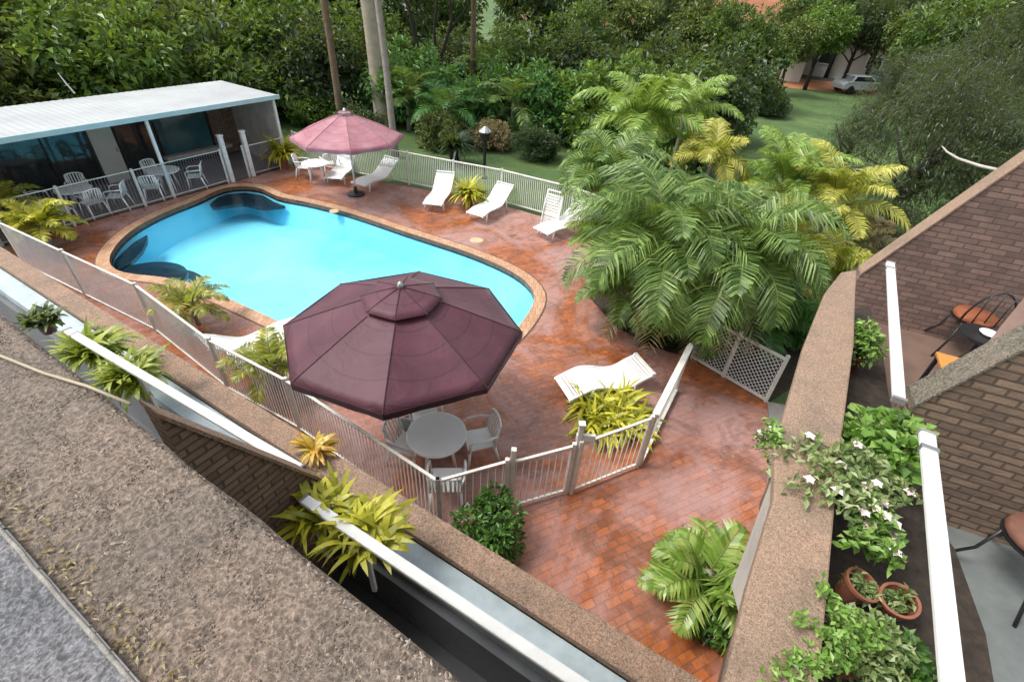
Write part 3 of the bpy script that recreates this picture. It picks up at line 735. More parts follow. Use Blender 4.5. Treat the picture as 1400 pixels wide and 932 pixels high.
MB().prism([tuple(oA), tuple(oB), tuple(iB), tuple(iA)], 5.6, 5.925).build('brickwork', 'wallbrick', NP, world=True)
MB().prism([tuple(oA-dd*3), tuple(oB+dd*1.2), tuple(oB+dd*1.2-Vector((-dd.y, dd.x))*.2), tuple(oA-dd*3-Vector((-dd.y, dd.x))*.2)], 0, 5.598).build('facade', 'wallbrick', NP, world=True)
ni = Vector((di.y, -di.x)); ni = -ni if ni.y > 0 else ni
NL = thing('inner_ledge', 'rough grey concrete ledge in the bottom left corner beside the brown parapet', 'ledge', (-.6, .1, 5.6))
b = MB(); nx, ny = 120, 16
for i in range(nx+1):
    for j in range(ny+1):
        q = iA.lerp(iB, i/nx)+ni*(j/ny*.5+.002); b.v.append((q.x, q.y, 5.965-.012*(j/ny)+.003*mnoise.noise(Vector((q.x*50, q.y*50, 9)))))
for i in range(nx):
    for j in range(ny):
        a = i*(ny+1)+j; b.f.append((a, a+1, a+ny+2, a+ny+1))
b.build('slab', 'nearledge', NL, smooth=True, world=True)
lip = MB().tube([Vector((*(iA.lerp(iB, i/60)+ni*(.004+.0015*mnoise.noise(Vector((i*.9, 5, 0))))), 5.966+.003*mnoise.noise(Vector((i*.4, 0, 0))))) for i in range(61)], [.0028+.0012*mnoise.noise(Vector((i*.7, 2, 0))) for i in range(61)], 6)
lip.build('edge_bead', mat('pale mortar edge', (.36, .34, .3), .9, .6, 40, .9, 150), NL, smooth=True, world=True)
def chips(n, fn, size, seed):
    random.seed(seed); b = MB()
    for i in range(n):
        q = fn(); a = random.uniform(0, 6.28); L1 = size*random.uniform(.4, 1.5); W1 = L1*random.uniform(.25, .6); h = .001+L1*random.uniform(.04, .18); c_, s_ = math.cos(a), math.sin(a); k = len(b.v)
        for u, v_ in ((-L1, 0), (0, -W1), (L1, 0), (0, W1)): b.v.append((q[0]+u*c_-v_*s_, q[1]+u*s_+v_*c_, q[2]-.001))
        b.v.append((q[0]+L1*.2*c_, q[1]+L1*.2*s_, q[2]+h)); b.f += [(k, k+1, k+4), (k+1, k+2, k+4), (k+2, k+3, k+4), (k+3, k, k+4)]
    return b
def on_cap():
    i, j = random.random(), .025+.95*random.random(); q = oA.lerp(oB, i).lerp(iA.lerp(iB, i), j); return (q.x, q.y, 5.9495)
def on_ledge():
    q = iA.lerp(iB, random.random())+ni*random.random()*.4; return (q.x, q.y, 5.961)
M['grit'] = leafmat('brown grit', [(.035, .028, .021), (.145, .112, .085), (.4, .33, .27)], 0, .7, 6)
M['grit_grey'] = leafmat('grey grit', [(.03, .03, .035), (.14, .14, .16), (.5, .5, .52)], 0, .7, 6)
chips(34000, on_cap, .0036, 1).build('aggregate', 'grit', NP, world=True, fix=False)
chips(7000, on_ledge, .004, 2).build('aggregate', 'grit_grey', NL, world=True, fix=False)
# cable across the parapet
cp = [P(-60, 462, 5.955), P(0, 486, 5.957), P(60, 510, 5.957), P(120, 528, 5.957), P(178, 552, 5.955)]
tag(MB().tube(cp, .0032, 6).build('cable', 'cord', smooth=True), 'thin pale cable lying across the rough brown parapet', 'cable')

# ------------------------------------------------------------------ right balcony
RZ = 4.4
lo = [P(*p, RZ).xy for p in [(1150, 372), (1128, 400), (1100, 470), (1060, 608), (1058, 680), (1022, 800), (985, 950)]]
ro = [P(*p, RZ).xy for p in [(1172, 368), (1170, 400), (1168, 470), (1150, 608), (1143, 680), (1133, 800), (1118, 950)]]
lo.append(lo[-1]+(lo[-1]-lo[-2])*.8); ro.append(ro[-1]+(ro[-1]-ro[-2])*.8)
RB = thing('right_balcony_parapet', 'broad weathered brown parapet of the right balcony with plants trailing over it', 'wall', (lo[3].x, lo[3].y, 0))
MB().prism([tuple(q) for q in lo]+[tuple(q) for q in reversed(ro)], RZ-.07, RZ).build('cap', 'cap_right', RB, world=True, bevel=.012)
b = MB(); n = len(lo)
for i in range(n):
    a, c = lo[i], ro[i]; u = (c-a).normalized()
    b.v += [(*(a+u*.03), RZ-.07), (*(a+u*.36), 3.2), (*(c+u*.0), 3.2), (*(c-u*.015), RZ-.07)]
for i in range(n-1):
    for j in range(4): b.f.append((4*i+j, 4*i+(j+1) % 4, 4*i+4+(j+1) % 4, 4*i+4+j))
b.f += [(0, 1, 2, 3), (4*n-1, 4*n-2, 4*n-3, 4*n-4)]
b.build('brickwork', 'wallbrick', RB, world=True)
b = MB()
for i in range(n):
    a, c = lo[i], ro[i]; u = (c-a).normalized(); b.v += [(*(a+u*1.0), 0), (*(a+u*1.2), 0), (*(a+u*1.2), 3.19), (*(a+u*.42), 3.19)]
for i in range(n-1):
    for j in range(4): b.f.append((4*i+j, 4*i+(j+1) % 4, 4*i+4+(j+1) % 4, 4*i+4+j))
b.build('lower_wall', 'wallbrick', RB, world=True)
# pale render fin under the cap
f1, f2, f3 = P(1060, 640, 4.3), P(1000, 800, 3.9), P(1012, 845, 4.25)
b = MB().add([f1, f2, f3, f1+Vector((.02, -.02, -.01)), f2+Vector((.05, -.02, 0)), f3+Vector((.05, -.02, 0))], [(0, 1, 2), (5, 4, 3), (0, 3, 4, 1), (1, 4, 5, 2), (2, 5, 3, 0)])
b.build('render_fin', 'render', RB, world=True)
# trough, floors
inn = [q+(r2-q).normalized()*0 for q, r2 in zip(ro, lo)]
trw = [.56, .56, .6, .8, 1.05, 1.15, 1.15, 1.15]; tr2 = [c+(c-a).normalized()*w_ for a, c, w_ in zip(lo, ro, trw)]
tag(MB().prism([tuple(q) for q in ro]+[tuple(q) for q in reversed(tr2)], 3.6, 3.86).build('planter_soil', 'trough'), 'dark soil of the planter trough behind the right parapet', 'planter')
fl2 = [c+(c-a).normalized()*6 for a, c in zip(lo, ro)]
B1, B2 = P(1172, 430, 3.4).xy, P(1360, 475, 3.4).xy; dv = (B2-B1).normalized()
C1, C2 = P(1280, 700, 3.4).xy, P(1395, 738, 3.4).xy; dv2 = (C2-C1).normalized()
tr3 = [c+(c-a).normalized()*(w_+.003) for a, c, w_ in zip(lo, ro, trw)]
cut = C1-dv2*.5
near_poly = [tuple(tr3[3].lerp(tr3[4], .2)), tuple(tr3[4]), tuple(tr3[5]), tuple(tr3[6]), tuple(tr3[7]), (10, -2.5), tuple(C1+dv2*6.5), tuple(C1-dv2*.35)]
tag(MB().prism(near_poly, 3.2, 3.4).build('patio_floor', 'patio'), kind='structure')
far_poly = [tuple(C1-dv2*.35+Vector((.05, .05))), tuple(C1+dv2*6.5+Vector((.05, .05))), tuple(B2+dv*4.5), tuple(B1-dv*.3), tuple(tr3[0]), tuple(tr3[1]), tuple(tr3[2])]
tag(MB().prism(far_poly, 3.2, 3.398).build('terrace_floor', 'terrapatio'), kind='structure')
# far divider
u0 = hitline(1174, 372, B1, dv); u1 = hitline(1400, 215, B1, dv)
e0 = u0.xy-dv*.0; k_ = (u1.xy-u0.xy)
rakewall('tall raking brick divider wall behind the terrace with the rust cushions, farthest on the right', u0.xy, u1.xy+k_*1.2, u0.z, u1.z+(u1.z-u0.z)*1.2, 3.2, .2, 'wallbrick_pale', 'cap_right', ct=.035, over=.012)
u0 = hitline(1243, 545, C1, dv2); u1 = hitline(1400, 462, C1, dv2)
k_ = (u1.xy-u0.xy)
rakewall('raking brick divider wall with mossy grey top between the two right patios', u0.xy, u1.xy+k_*3.5, u0.z, u1.z+(u1.z-u0.z)*3.5, 3.2, .2, 'wallbrick', nearcap('mossy grey cap', [(.05, .05, .035), (.15, .13, .1), (.3, .27, .22)], .5), ct=.035, over=.012)
pq = P(1393, 470, 4.6); tag(MB().box((pq.x+.3, pq.y+.2, 4.35), (.3, .3, 2.3), .35).build('pillar', mat('pink pillar', (.4, .27, .22), .8, .3, 5, .5)), 'pale pinkish masonry pillar at the right edge above the mossy divider', 'pillar')
rail(P(1217, 360, 4.62), P(1229, 548, 4.62), 'short white handrail standing before the far brick divider on the right', .07, (), 3.86, gr='right balcony handrails')
a_, c_ = P(1267, 592, 4.7), P(1302, 940, 4.7); rail(a_, a_.lerp(c_, 1.25), 'near white handrail beside the terracotta pots and the grey patio', .075, (.995,), 3.86, gr='right balcony handrails')

# furniture on the right patios
def metal_chair(loc, rz, cm, label):
    T = thing('metal_chair', label, 'chair', loc, rz, 'black metal patio chairs')
    MB().lathe([(0, .44), (.2, .44), (.215, .46), (.2, .5), (0, .51)], n=18).build('cushion', cm, T, smooth=True)
    MB().lathe([(.19, .425), (.22, .425), (.22, .437), (.19, .437), (.19, .425)], n=18).build('seat_ring', 'black_metal', T)
    b = MB(); arc = [(.21*math.cos(a), .05+.17*math.sin(a) if False else .17, .45+.42*math.sin(a)) for a in [R(180*i/10) for i in range(11)]]
    b.tube([(x*1.0, .19+.0*z, z) for x, y, z in arc], .011, 6)
    for x in (-.1, 0, .1): b.tube([(x, .19, .45), (x, .2, .45+.42*math.sqrt(max(.05, 1-(x/.21)**2)))], .007, 5)
    b.build('backrest', 'black_metal', T, smooth=True)
    for sx in (-1, 1):
        for sy in (-1, 1): MB().tube([(sx*.15, sy*.15, .43), (sx*.17, sy*.17, .2), (sx*.26, sy*.26, 0)], .012, 6).build('leg', 'black_metal', T, smooth=True)
    return T
metal_chair(P(1300, 478, 3.4), R(160), 'rust_cushion', 'black metal chair with rust cushion nearest the short white handrail')
metal_chair(P(1378, 448, 3.4)+Vector((0, .05, 0)), R(-30), 'rust_cushion', 'black metal chair with rust cushion farther along the brick divider at the right edge')
metal_chair(P(1345, 512, 3.4), R(200), 'dark_cloth', 'black metal chair with dark seat beside the orange timber table')
_c = P(1428, 742, 3.85); metal_chair((_c.x, _c.y, 3.4), R(-70), 'brown_cushion', 'black metal chair with brown cushion on the grey patio at the right edge')
q = P(1318, 503, 3.95); T = thing('side_table', 'small square orange timber table on the far right terrace', 'table', (q.x, q.y, 3.4), R(-25))
MB().box((0, 0, .55), (.4, .3, .03)).build('tabletop', 'orange_wood', T, bevel=.005)
for sx in (-1, 1):
    for sy in (-1, 1): MB().box((sx*.17, sy*.12, .268), (.03, .03, .534)).build('leg', 'black_metal', T)
q = P(1355, 455, 3.9); T = thing('plant_stand', 'small dark round stand with a white dish between the rust cushioned chairs', 'table', (q.x-.1, q.y-.05, 3.4)); MB().lathe([(0, .5), (.22, .5), (.22, .47), (0, .47)]).build('tabletop', 'black_metal', T)
MB().tube([(0, 0, 0), (0, 0, .47)], .02, 8).lathe([(0, 0), (.15, 0), (.13, .02), (0, .025)], n=16).build('pedestal', 'black_metal', T)
q = P(1358, 447, 3.93); tag(MB().lathe([(0, 0), (.05, 0), (.09, .03), (.085, .032), (.05, .01), (0, .01)], (0, 0, 0), 18).build('dish', 'white_plastic', smooth=True), 'small white dish on the round stand between the rust cushions', 'dish').location = (T.location.x+.03, T.location.y, 3.902)
print('SETTING DONE')
# ------------------------------------------------------------------ foliage helpers
def rnd(a, b): return random.uniform(a, b)
def unit():
    while True:
        v = Vector((rnd(-1, 1), rnd(-1, 1), rnd(-1, 1)))
        if .01 < v.length < 1: return v.normalized()
def leaf(mb, c, d, nrm_, ln, wd, fold=.25):
    """one folded pointed leaf: c base, d direction, nrm_ up side"""
    s = d.cross(nrm_)
    if s.length < 1e-4: s = d.orthogonal()
    s.normalize(); u = s.cross(d).normalized(); k = len(mb.v)
    t = c+d*ln-u*ln*.12; m = c+d*ln*.5
    for q in (c, m+s*wd*.5+u*wd*fold, t, m-s*wd*.5+u*wd*fold): mb.v.append((q.x, q.y, q.z))
    mb.f.append((k, k+1, k+2, k+3))
def blob_crown(seed, rx, ry, rz, n, ls, lobes=12, lw=.5, hang=0., gap=.0, lr=(.3, .5)):
    random.seed(seed); mb = MB(); L_ = []
    for i in range(lobes):
        v = unit(); r = rnd(.35, .8); q = rnd(*lr)
        L_.append((Vector((v.x*rx*r, v.y*ry*r, v.z*rz*r)), q*rx, q*ry, q*rz, rnd(.6, 1.4)))
    tw = sum(l[4] for l in L_)
    for (c, a, b_, z_, wt) in L_:
        for i in range(int(n*wt/tw)):
            v = unit(); rr = rnd(.55, 1.1)**.6
            p = c+Vector((v.x*a*rr, v.y*b_*rr, v.z*z_*rr))
            if gap and mnoise.noise(p*(2.2/rx)+Vector((seed, 0, 0))) < gap-.5: continue
            d = (v+unit()*.8+Vector((0, 0, -.15-hang))).normalized(); nn = (v+Vector((0, 0, .9))+unit()*.5).normalized()
            L1 = ls*rnd(.6, 1.35); leaf(mb, p, d, nn, L1, L1*lw)
    return mb
def frond(mb, base, az, el, ln, droop, nl=34, lw=.045, ll=.55, vee=.35, stem=None, curl=1.):
    """a feather palm leaf: arching rachis with two rows of hanging leaflets"""
    pts = []; p = Vector(base); e = el; N_ = 14
    for i in range(N_+1):
        pts.append(p.copy()); p = p+Vector((math.cos(az)*math.cos(e), math.sin(az)*math.cos(e), math.sin(e)))*ln/N_
        e -= droop/N_*(0.5+1.0*i/N_)
    if stem is not None: stem.tube(pts, [.018*(1-.85*i/N_) for i in range(N_+1)], 5, cap=False)
    for i in range(nl):
        t = .16+.84*i/(nl-1); k = t*N_; j = min(int(k), N_-1); q = pts[j].lerp(pts[j+1], k-j); d = (pts[j+1]-pts[j]).normalized()
        sd = Vector((-math.sin(az), math.cos(az), 0)); u = sd.cross(d); u = u if u.z > 0 else -u
        prof = math.sin(math.pi*min(1, .18+t*.8))**.6
        for s in (-1, 1):
            l = ll*prof*rnd(.85, 1.1); dr = (sd*s*rnd(.8, 1)+d*rnd(.55, .8)+u*vee*rnd(.3, 1)).normalized()
            w_ = lw*rnd(.8, 1.15); m = q+dr*l*.45; g = Vector((0, 0, -1)); t2 = m+(dr+g*rnd(.25, .7)*curl).normalized()*l*.55
            ws = d*w_*.5; kk = len(mb.v)
            for z in (q-ws*.4, q+ws*.4, m+ws, m-ws, t2): mb.v.append((z.x, z.y, z.z))
            mb.f.append((kk, kk+1, kk+2, kk+3)); mb.f.append((kk+3, kk+2, kk+4))
def palm(name, label, loc, zc, lm, n=14, ln=2., seed=1, trunk=.09, droop=1.7, lw=.05, ll=.6, group=None, up=(.2, 1.25), nl=32, lean=(0, 0), dead=2, cat='palm', curl=1.):
    random.seed(seed); T = thing(name, label, cat, loc, group=group); mb = MB(); st = MB(); dd_ = MB()
    top = Vector((lean[0], lean[1], zc))
    if trunk: MB().tube([(0, 0, -.1), top*.5+Vector((0, 0, 0)), top+Vector((0, 0, .15))], [trunk*1.3, trunk, trunk*.8], 9).build('trunk', 'trunk', T, smooth=True)
    for i in range(n):
        az = i*2.4+rnd(-.3, .3); el = up[0]+(up[1]-up[0])*(i/max(1, n-1))+rnd(-.12, .12)
        frond(mb, top+Vector((math.cos(az)*.05, math.sin(az)*.05, 0)), az, el, ln*rnd(.75, 1.1), droop*rnd(.7, 1.3), nl, lw, ll, stem=st, curl=curl)
    mb.build('fronds', LM[lm], T, fix=False); st.build('frond_stems', 'leafstem', T, smooth=True)
    if dead:
        for i in range(dead): frond(dd_, top-Vector((0, 0, .1)), rnd(0, 6.28), rnd(-.5, 0), ln*.8, 1.3, 20, lw, ll*.8)
        dd_.build('dry_fronds', LM['palm_dead'], T, fix=False)
    return T
def tuft(name, label, loc, lm, n=60, ln=.6, wd=.06, seed=1, pot=None, spread=1., z=0., group=None, up=(.35, 1.45), cat='plant', sc=1.):
    """strap-leaved clump: long arching blades from one base"""
    random.seed(seed); T = thing(name, label, cat, loc, group=group); mb = MB(); z0 = .0
    if pot:
        r, h = pot[:2]; MB().lathe([(0, 0), (r*.72, 0), (r*.98, h*.85), (r*1.08, h*.85), (r*1.08, h), (r*.9, h), (r*.88, h*.9), (0, h*.9)], n=20).build('pot', pot[2] if len(pot) > 2 else 'terracotta', T, smooth=False); z0 = h*.9
    for i in range(n):
        az = rnd(0, 6.283); e = rnd(*up); l = ln*rnd(.6, 1.15); p = Vector((rnd(-1, 1), rnd(-1, 1), 0))*.06*spread+Vector((0, 0, z0)); N_ = 6
        w0 = wd*rnd(.7, 1.2); sd = Vector((-math.sin(az), math.cos(az), 0)); k = len(mb.v); de = rnd(.9, 2.)
        for j in range(N_+1):
            t = j/N_; w_ = w0*(math.sin(math.pi*min(1, .15+t*.85))**.7)*.5+.001
            mb.v.append(tuple(p-sd*w_)); mb.v.append(tuple(p+sd*w_+Vector((0, 0, w_*.5))))
            p = p+Vector((math.cos(az)*math.cos(e), math.sin(az)*math.cos(e), math.sin(e)))*l/N_; e -= de/N_
        for j in range(N_): mb.f.append((k+2*j, k+2*j+1, k+2*j+3, k+2*j+2))
    mb.build('leaves', LM[lm], T, fix=False); return T
def shrub(name, label, loc, lm, r=(.4, .4, .35), n=1500, ls=.09, seed=1, lobes=14, lw=.5, pot=None, zc=None, group=None, cat='shrub', stems=6, hang=0.):
    random.seed(seed); T = thing(name, label, cat, loc, group=group); z0 = 0
    if pot:
        q, h = pot[:2]; MB().lathe([(0, 0), (q*.72, 0), (q*.98, h*.85), (q*1.08, h*.85), (q*1.08, h), (q*.9, h), (q*.88, h*.9), (0, h*.9)], n=20).build('pot', pot[2] if len(pot) > 2 else 'terracotta', T); z0 = h*.9
    zc = zc if zc is not None else z0+r[2]*.9
    st = MB()
    for i in range(stems):
        v = unit(); st.tube([(v.x*.04, v.y*.04, z0-.02), (v.x*r[0]*.3, v.y*r[1]*.3, zc*.6+z0*.4), (v.x*r[0]*.7, v.y*r[1]*.7, zc+v.z*r[2]*.5)], [.014, .01, .004], 5)
    st.build('stems', 'bark', T, smooth=True)
    mb = blob_crown(seed, *r, n, ls, lobes, lw, hang); mb.v = [(x, y, z+zc) for x, y, z in mb.v]; mb.build('leaves', LM[lm], T, fix=False)
    return T
def addmesh(o, parent, loc=(0, 0, 0), rz=0., s=1.): pass

# -- potted and bed plants round the pool
def at0(px, py, z=0.): p = P(px, py, z); return (p.x, p.y, z+.003)
q = P(72, 338); q2 = P(22, 318)
palm('golden_cane_palm', 'bushy yellow potted palm left of the pool where the deck meets the verandah', (q.x, q.y, 0), .6, 'croton', 22, 1.05, 3, .05, 1.5, .06, .36, None, (.3, 1.4), 22, dead=0)
palm('golden_cane_palm', 'olive yellow palm clump behind the yellow potted palm at the left frame edge', (q2.x, q2.y, 0), .6, 'palm_mix', 20, 1.2, 4, .05, 1.5, .06, .4, None, (.3, 1.4), 22, dead=0)
tuft('potted_croton', 'bright yellow leafy plant in a terracotta pot between the verandah and the pink umbrella', at0(389, 229), 'croton', 200, 1.05, .09, 5, (.22, .5), 1.8)
tuft('potted_croton', 'bright yellow leafy plant in a pot by the far fence between two loungers', at0(640, 281), 'croton', 190, .85, .085, 6, (.2, .35), 1.8)
palm('potted_palm', 'small yellow green potted palm by the near fence at the left end of the pool', (-7.05, 8.6, 0), .5, 'palm_mix', 14, .85, 7, .04, 1.6, .05, .3, None, (.2, 1.3), 20, dead=1)
palm('potted_palm', 'yellow green potted palm by the near fence touching the left rim of the maroon umbrella', (-4.45, 6.75, 0), .6, 'palm_mix', 16, .9, 8, .04, 1.6, .05, .3, None, (.1, 1.35), 20, dead=1)
shrub('round_bush', 'dense deep green round bush outside the fence corner beside the brown wall', at0(672, 738), 'bush', (.5, .48, .45), 3600, .085, 9, 16, .5, zc=.5)
tuft('yellow_shrub', 'low bright yellow green shrub in front of the curvy white loungers', at0(832, 572), 'croton', 360, .72, .065, 10, None, 8)
palm('broad_palm', 'lush lime green potted palm on the brick paving beside the right balcony', at0(950, 815), .5, 'palm_lime', 19, .82, 11, .06, 1.5, .06, .34, None, (.0, 1.35), 20, dead=0)
shrub('leafy_clump', 'broad green leaves filling in around the foot of the lime potted palm', at0(968, 855), 'bush', (.38, .42, .35), 900, .14, 12, 12, .6, zc=.4)
tuft('orange_plant', 'small orange and yellow leafy sprig standing on the brown wall cap', tuple(P(432, 622, 2.6)+Vector((0, 0, .003))), 'orange', 60, .26, .05, 13, (.05, .06, 'terracotta'), .7)
# yellow plants in the near-left planter
for (px, py), l, k, s, nn, m_ in [((128, 482), 'yellow green feathery plant under the left end of the upper white handrail', 14, .42, 200, 'croton_green'), ((180, 520), 'dark to lime green plant below the upper white handrail beside the brick divider', 15, .4, 190, 'croton_green'),
                         ((60, 440), 'small dark olive plant at the far left against the pale ledge', 16, .26, 120, 'olive'), ((445, 712), 'lime yellow broad leaved plant at the start of the long white handrail', 17, .36, 120, 'croton'),
                         ((505, 745), 'lime yellow broad leaved plant draped over the long white handrail', 18, .4, 140, 'croton')]:
    p = P(px, py, 2.9); tuft('planter_plant', l, (p.x, p.y, 2.75 if px < 300 else 2.85), m_, nn, s, .05, k, (.1, .16, 'darkpot'), 2.2, group='yellow green plants along the lower balcony')
# big palm thicket right of the pool
PT = [((905, 335), 2.5, 'palm', 22, 2.3, 'big drooping green palm nearest the pool in the middle of the thicket', .052, .75, 1.9),
      ((1000, 350), 2.5, 'palm', 20, 2.1, 'big drooping green palm right of the nearest one in the thicket', .052, .7, 1.9),
      ((878, 165), 3.6, 'palm_lime', 13, 1.9, 'tall lime green palm rising highest at the left of the thicket', .075, .6, 1.6),
      ((938, 150), 3.6, 'palm_lime', 11, 1.6, 'tall pale green palm with upright fronds right of the lime palm top', .06, .5, 1.2),
      ((835, 240), 2.9, 'palm', 14, 1.7, 'mid green palm with dry hanging fronds at the left side of the thicket', .05, .55, 1.8),
      ((975, 215), 3.1, 'palm_yellow', 9, 1.3, 'pale yellow drooping palm crown in the upper middle of the thicket', .05, .45, 1.9),
      ((1140, 275), 2.7, 'palm_yellow', 12, 1.6, 'bright yellow palm on the right of the thicket with long pointed fronds', .05, .5, 1.3),
      ((1075, 250), 2.8, 'palm_lime', 14, 1.7, 'fresh lime palm between the yellow crown and the bright yellow palm', .05, .5, 1.5),
      ((1115, 370), 1.7, 'palm_mix', 14, 1.5, 'orange and yellow tinged palm low on the right of the thicket', .05, .5, 1.5),
      ((1060, 330), 2.2, 'palm_mix', 12, 1.5, 'olive yellow palm in the shade behind the nearest green palms', .05, .5, 1.6),
      ((1040, 425), 1.1, 'mid', 14, 1.4, 'dark green low palm by the white mesh fence', .06, .5, 1.3),
      ((835, 330), 1.3, 'palm_lime', 14, 1.3, 'low lime palm spilling over the deck edge beside the folded lounger', .055, .42, 1.5),
      ((860, 400), 1.0, 'palm', 12, 1.3, 'low green palm at the front left foot of the thicket', .05, .45, 1.5),
      ((950, 420), .9, 'palm', 14, 1.4, 'low dense green palm at the very front of the thicket over the deck', .05, .5, 1.5),
      ((1160, 330), 1.8, 'palm_dead', 10, 1.3, 'brown dry palm crown at the far right end of the thicket', .05, .45, 1.6)]
for i, ((px, py), z, lm, n, ln, l, lw, ll, dr) in enumerate(PT):
    p = P(px, py, z); palm('palm', l, (p.x, p.y, -.05), z-.1, lm, int(n*1.35), ln*1.1, 40+i, .06, dr*1.2, lw*.7, ll*1.15, 'palms in the thicket beside the pool', (.25, 1.52) , 66, curl=1.8, lean=(0, 0), dead=3 if lm == 'palm' else 1)
random.seed(77)
for i, (px, py, l) in enumerate([(1080, 450, 'dark glossy shrub between the mesh fence and the right balcony wall'), (890, 440, 'dark green shrub under the nearest palm at the deck edge'), (1000, 455, 'dark green undergrowth shrub behind the white mesh fence'), (1140, 420, 'deep green shrub against the end of the right balcony')]):
    p = P(px, py, .4); shrub('undergrowth_shrub', l, (p.x, p.y+.3, -.05), 'mid' if i != 1 else 'dark', (.9, .8, .6), 1400, .2, 60+i, 12, .4, group='shrubs under the palms')

# -- right balcony pots
def potplant(px, py, z, label, lm, r, n, ls, seed, pot, lw=.6, name='potted_plant'):
    p = P(px, py, z+pot[1]+r[2]); shrub(name, label, (p.x, p.y, z), lm, r, n, ls, seed, 12, lw, pot, stems=5)
potplant(1182, 462, 3.862, 'light yellow green plant in a maroon pot behind the parapet near the short handrail', 'geranium', (.14, .2, .17), 800, .045, 81, (.11, .18, 'darkpot'))
potplant(1218, 600, 3.862, 'round leaved light green plant in a maroon pot between the two white handrails', 'geranium', (.3, .26, .17), 1150, .07, 82, (.12, .2, 'darkpot'), .85)
potplant(1180, 880, 3.862, 'small leaved green plant spreading at the bottom of the planter trough', 'trail', (.2, .22, .12), 900, .04, 83, (.1, .12, 'terracotta'))
potplant(1255, 905, 3.862, 'low mid green leafy plant right of the spreading one near the bottom edge', 'bush', (.13, .15, .09), 420, .045, 84, (.08, .1, 'terracotta'))
# trailing flowering plant over the cap
def trailer(label, start, ends, lm, seed, fl=14, per=60, ls=.042, z0=None):
    random.seed(seed); p0 = Vector(start); T = thing('trailing_plant', label, 'plant', p0); st = MB(); mb = MB(); fb = []
    for e in ends:
        e = Vector(e); m = p0.lerp(e, .5)+Vector((0, 0, .12)); pts = [(p0*(1-t)**2+m*2*t*(1-t)+e*t*t)+unit()*.015 for t in [i/7 for i in range(8)]]
        st.tube(pts, [.006-.0005*i for i in range(8)], 5)
        for i in range(per):
            t = rnd(.1, 1)*7; j = min(int(t), 6); q = pts[j].lerp(pts[j+1], t-j); v = (unit()+Vector((0, 0, .5))).normalized(); leaf(mb, q+unit()*.03, v, Vector((0, 0, 1))+unit()*.4, ls*rnd(.6, 1.4), ls*.6)
        if rnd(0, 1) < .8: fb.append(pts[rnd(0, 1) > .5 and 6 or 4]+Vector((0, 0, .03)))
    st.build('stems', 'leafstem', T, smooth=True, world=True); mb.build('leaves', LM[lm], T, fix=False, world=True)
    for q in fb[:fl]:
        f = MB()
        for k in range(5):
            a = k*1.2566+rnd(-.2, .2); leaf(f, q, Vector((math.cos(a), math.sin(a), .35)).normalized(), Vector((0, 0, 1)), .036, .034)
        f.build('flower', 'petal', T, world=True, fix=False)
p0 = P(1205, 650, 4.15)
random.seed(3)
ends = [P(x, y, z) for x, y, z in [(1060, 615, 4.45), (1085, 600, 4.46), (1040, 640, 4.3), (1110, 620, 4.47), (1075, 665, 4.45), (1100, 680, 4.47), (1130, 640, 4.47), (1120, 690, 4.46), (1150, 700, 4.45), (1140, 660, 4.5), (1095, 640, 4.5), (1165, 725, 4.3), (1190, 745, 4.2), (1215, 740, 4.2), (1240, 690, 4.3), (1175, 690, 4.4), (1040, 600, 4.2), (1160, 610, 4.5)]]
trailer('trailing plant with pink and white flowers spreading across the right parapet cap', p0, ends, 'trail', 21, 16, 75, .05)
trailer('lower green trailing plant with white blooms hanging above the terracotta pots', P(1195, 760, 4.05), [P(x, y, z) for x, y, z in [(1170, 720, 4.25), (1215, 760, 4.25), (1165, 700, 4.3), (1230, 735, 4.2), (1200, 705, 4.3), (1150, 740, 4.3), (1185, 690, 4.35), (1222, 775, 4.15)]], 'geranium', 22, 8, 60, .055)
trailer('mossy yellow green creeper over the cap at the bottom edge', P(1160, 900, 4.1), [P(x, y, z) for x, y, z in [(1060, 900, 4.45), (1090, 850, 4.45), (1040, 930, 4.45), (1110, 920, 4.46), (1130, 870, 4.46), (1080, 940, 4.45), (1140, 830, 4.4), (1170, 840, 4.2), (1195, 860, 4.2), (1120, 800, 4.45)]], 'geranium', 23, 0, 110, .032)
trailer('small green creeper hanging down outside the right parapet beside the deck', P(1065, 608, 4.43), [P(x, y, z) for x, y, z in [(1040, 590, 4.2), (1035, 615, 4.1), (1048, 635, 4.1), (1030, 600, 4.15), (1050, 655, 4.15), (1045, 575, 4.3)]], 'geranium', 24, 4, 30, .045)
for (px, py), r, l, rx in [((1168, 798), .085, 'terracotta pot with a small plant in the trough, the left one of two', 50), ((1232, 820), .085, 'terracotta pot with a small plant in the trough, the right one of two', -65)]:
    p = P(px, py, 4.02); T = MB().lathe([(0, 0), (r*.7, 0), (r, r*1.5), (r*1.1, r*1.5), (r*1.1, r*1.75), (r*.93, r*1.75), (r*.9, r*1.5), (r*.62, .015), (0, .015)], n=28).build('terracotta_pot', 'terracotta', smooth=False)
    T.location = (p.x, p.y, 3.91); T.rotation_euler = (R(6), R(rx*.2), 0); tag(T, l, 'pot', 'terracotta pots')
    mb = blob_crown(int(px), r*.9, r*.9, r*.7, 160, .045, 6, .6); mb.v = [(x, y, z+r*1.45) for x, y, z in mb.v]; mb.build('plant', LM['trail'], T, fix=False)

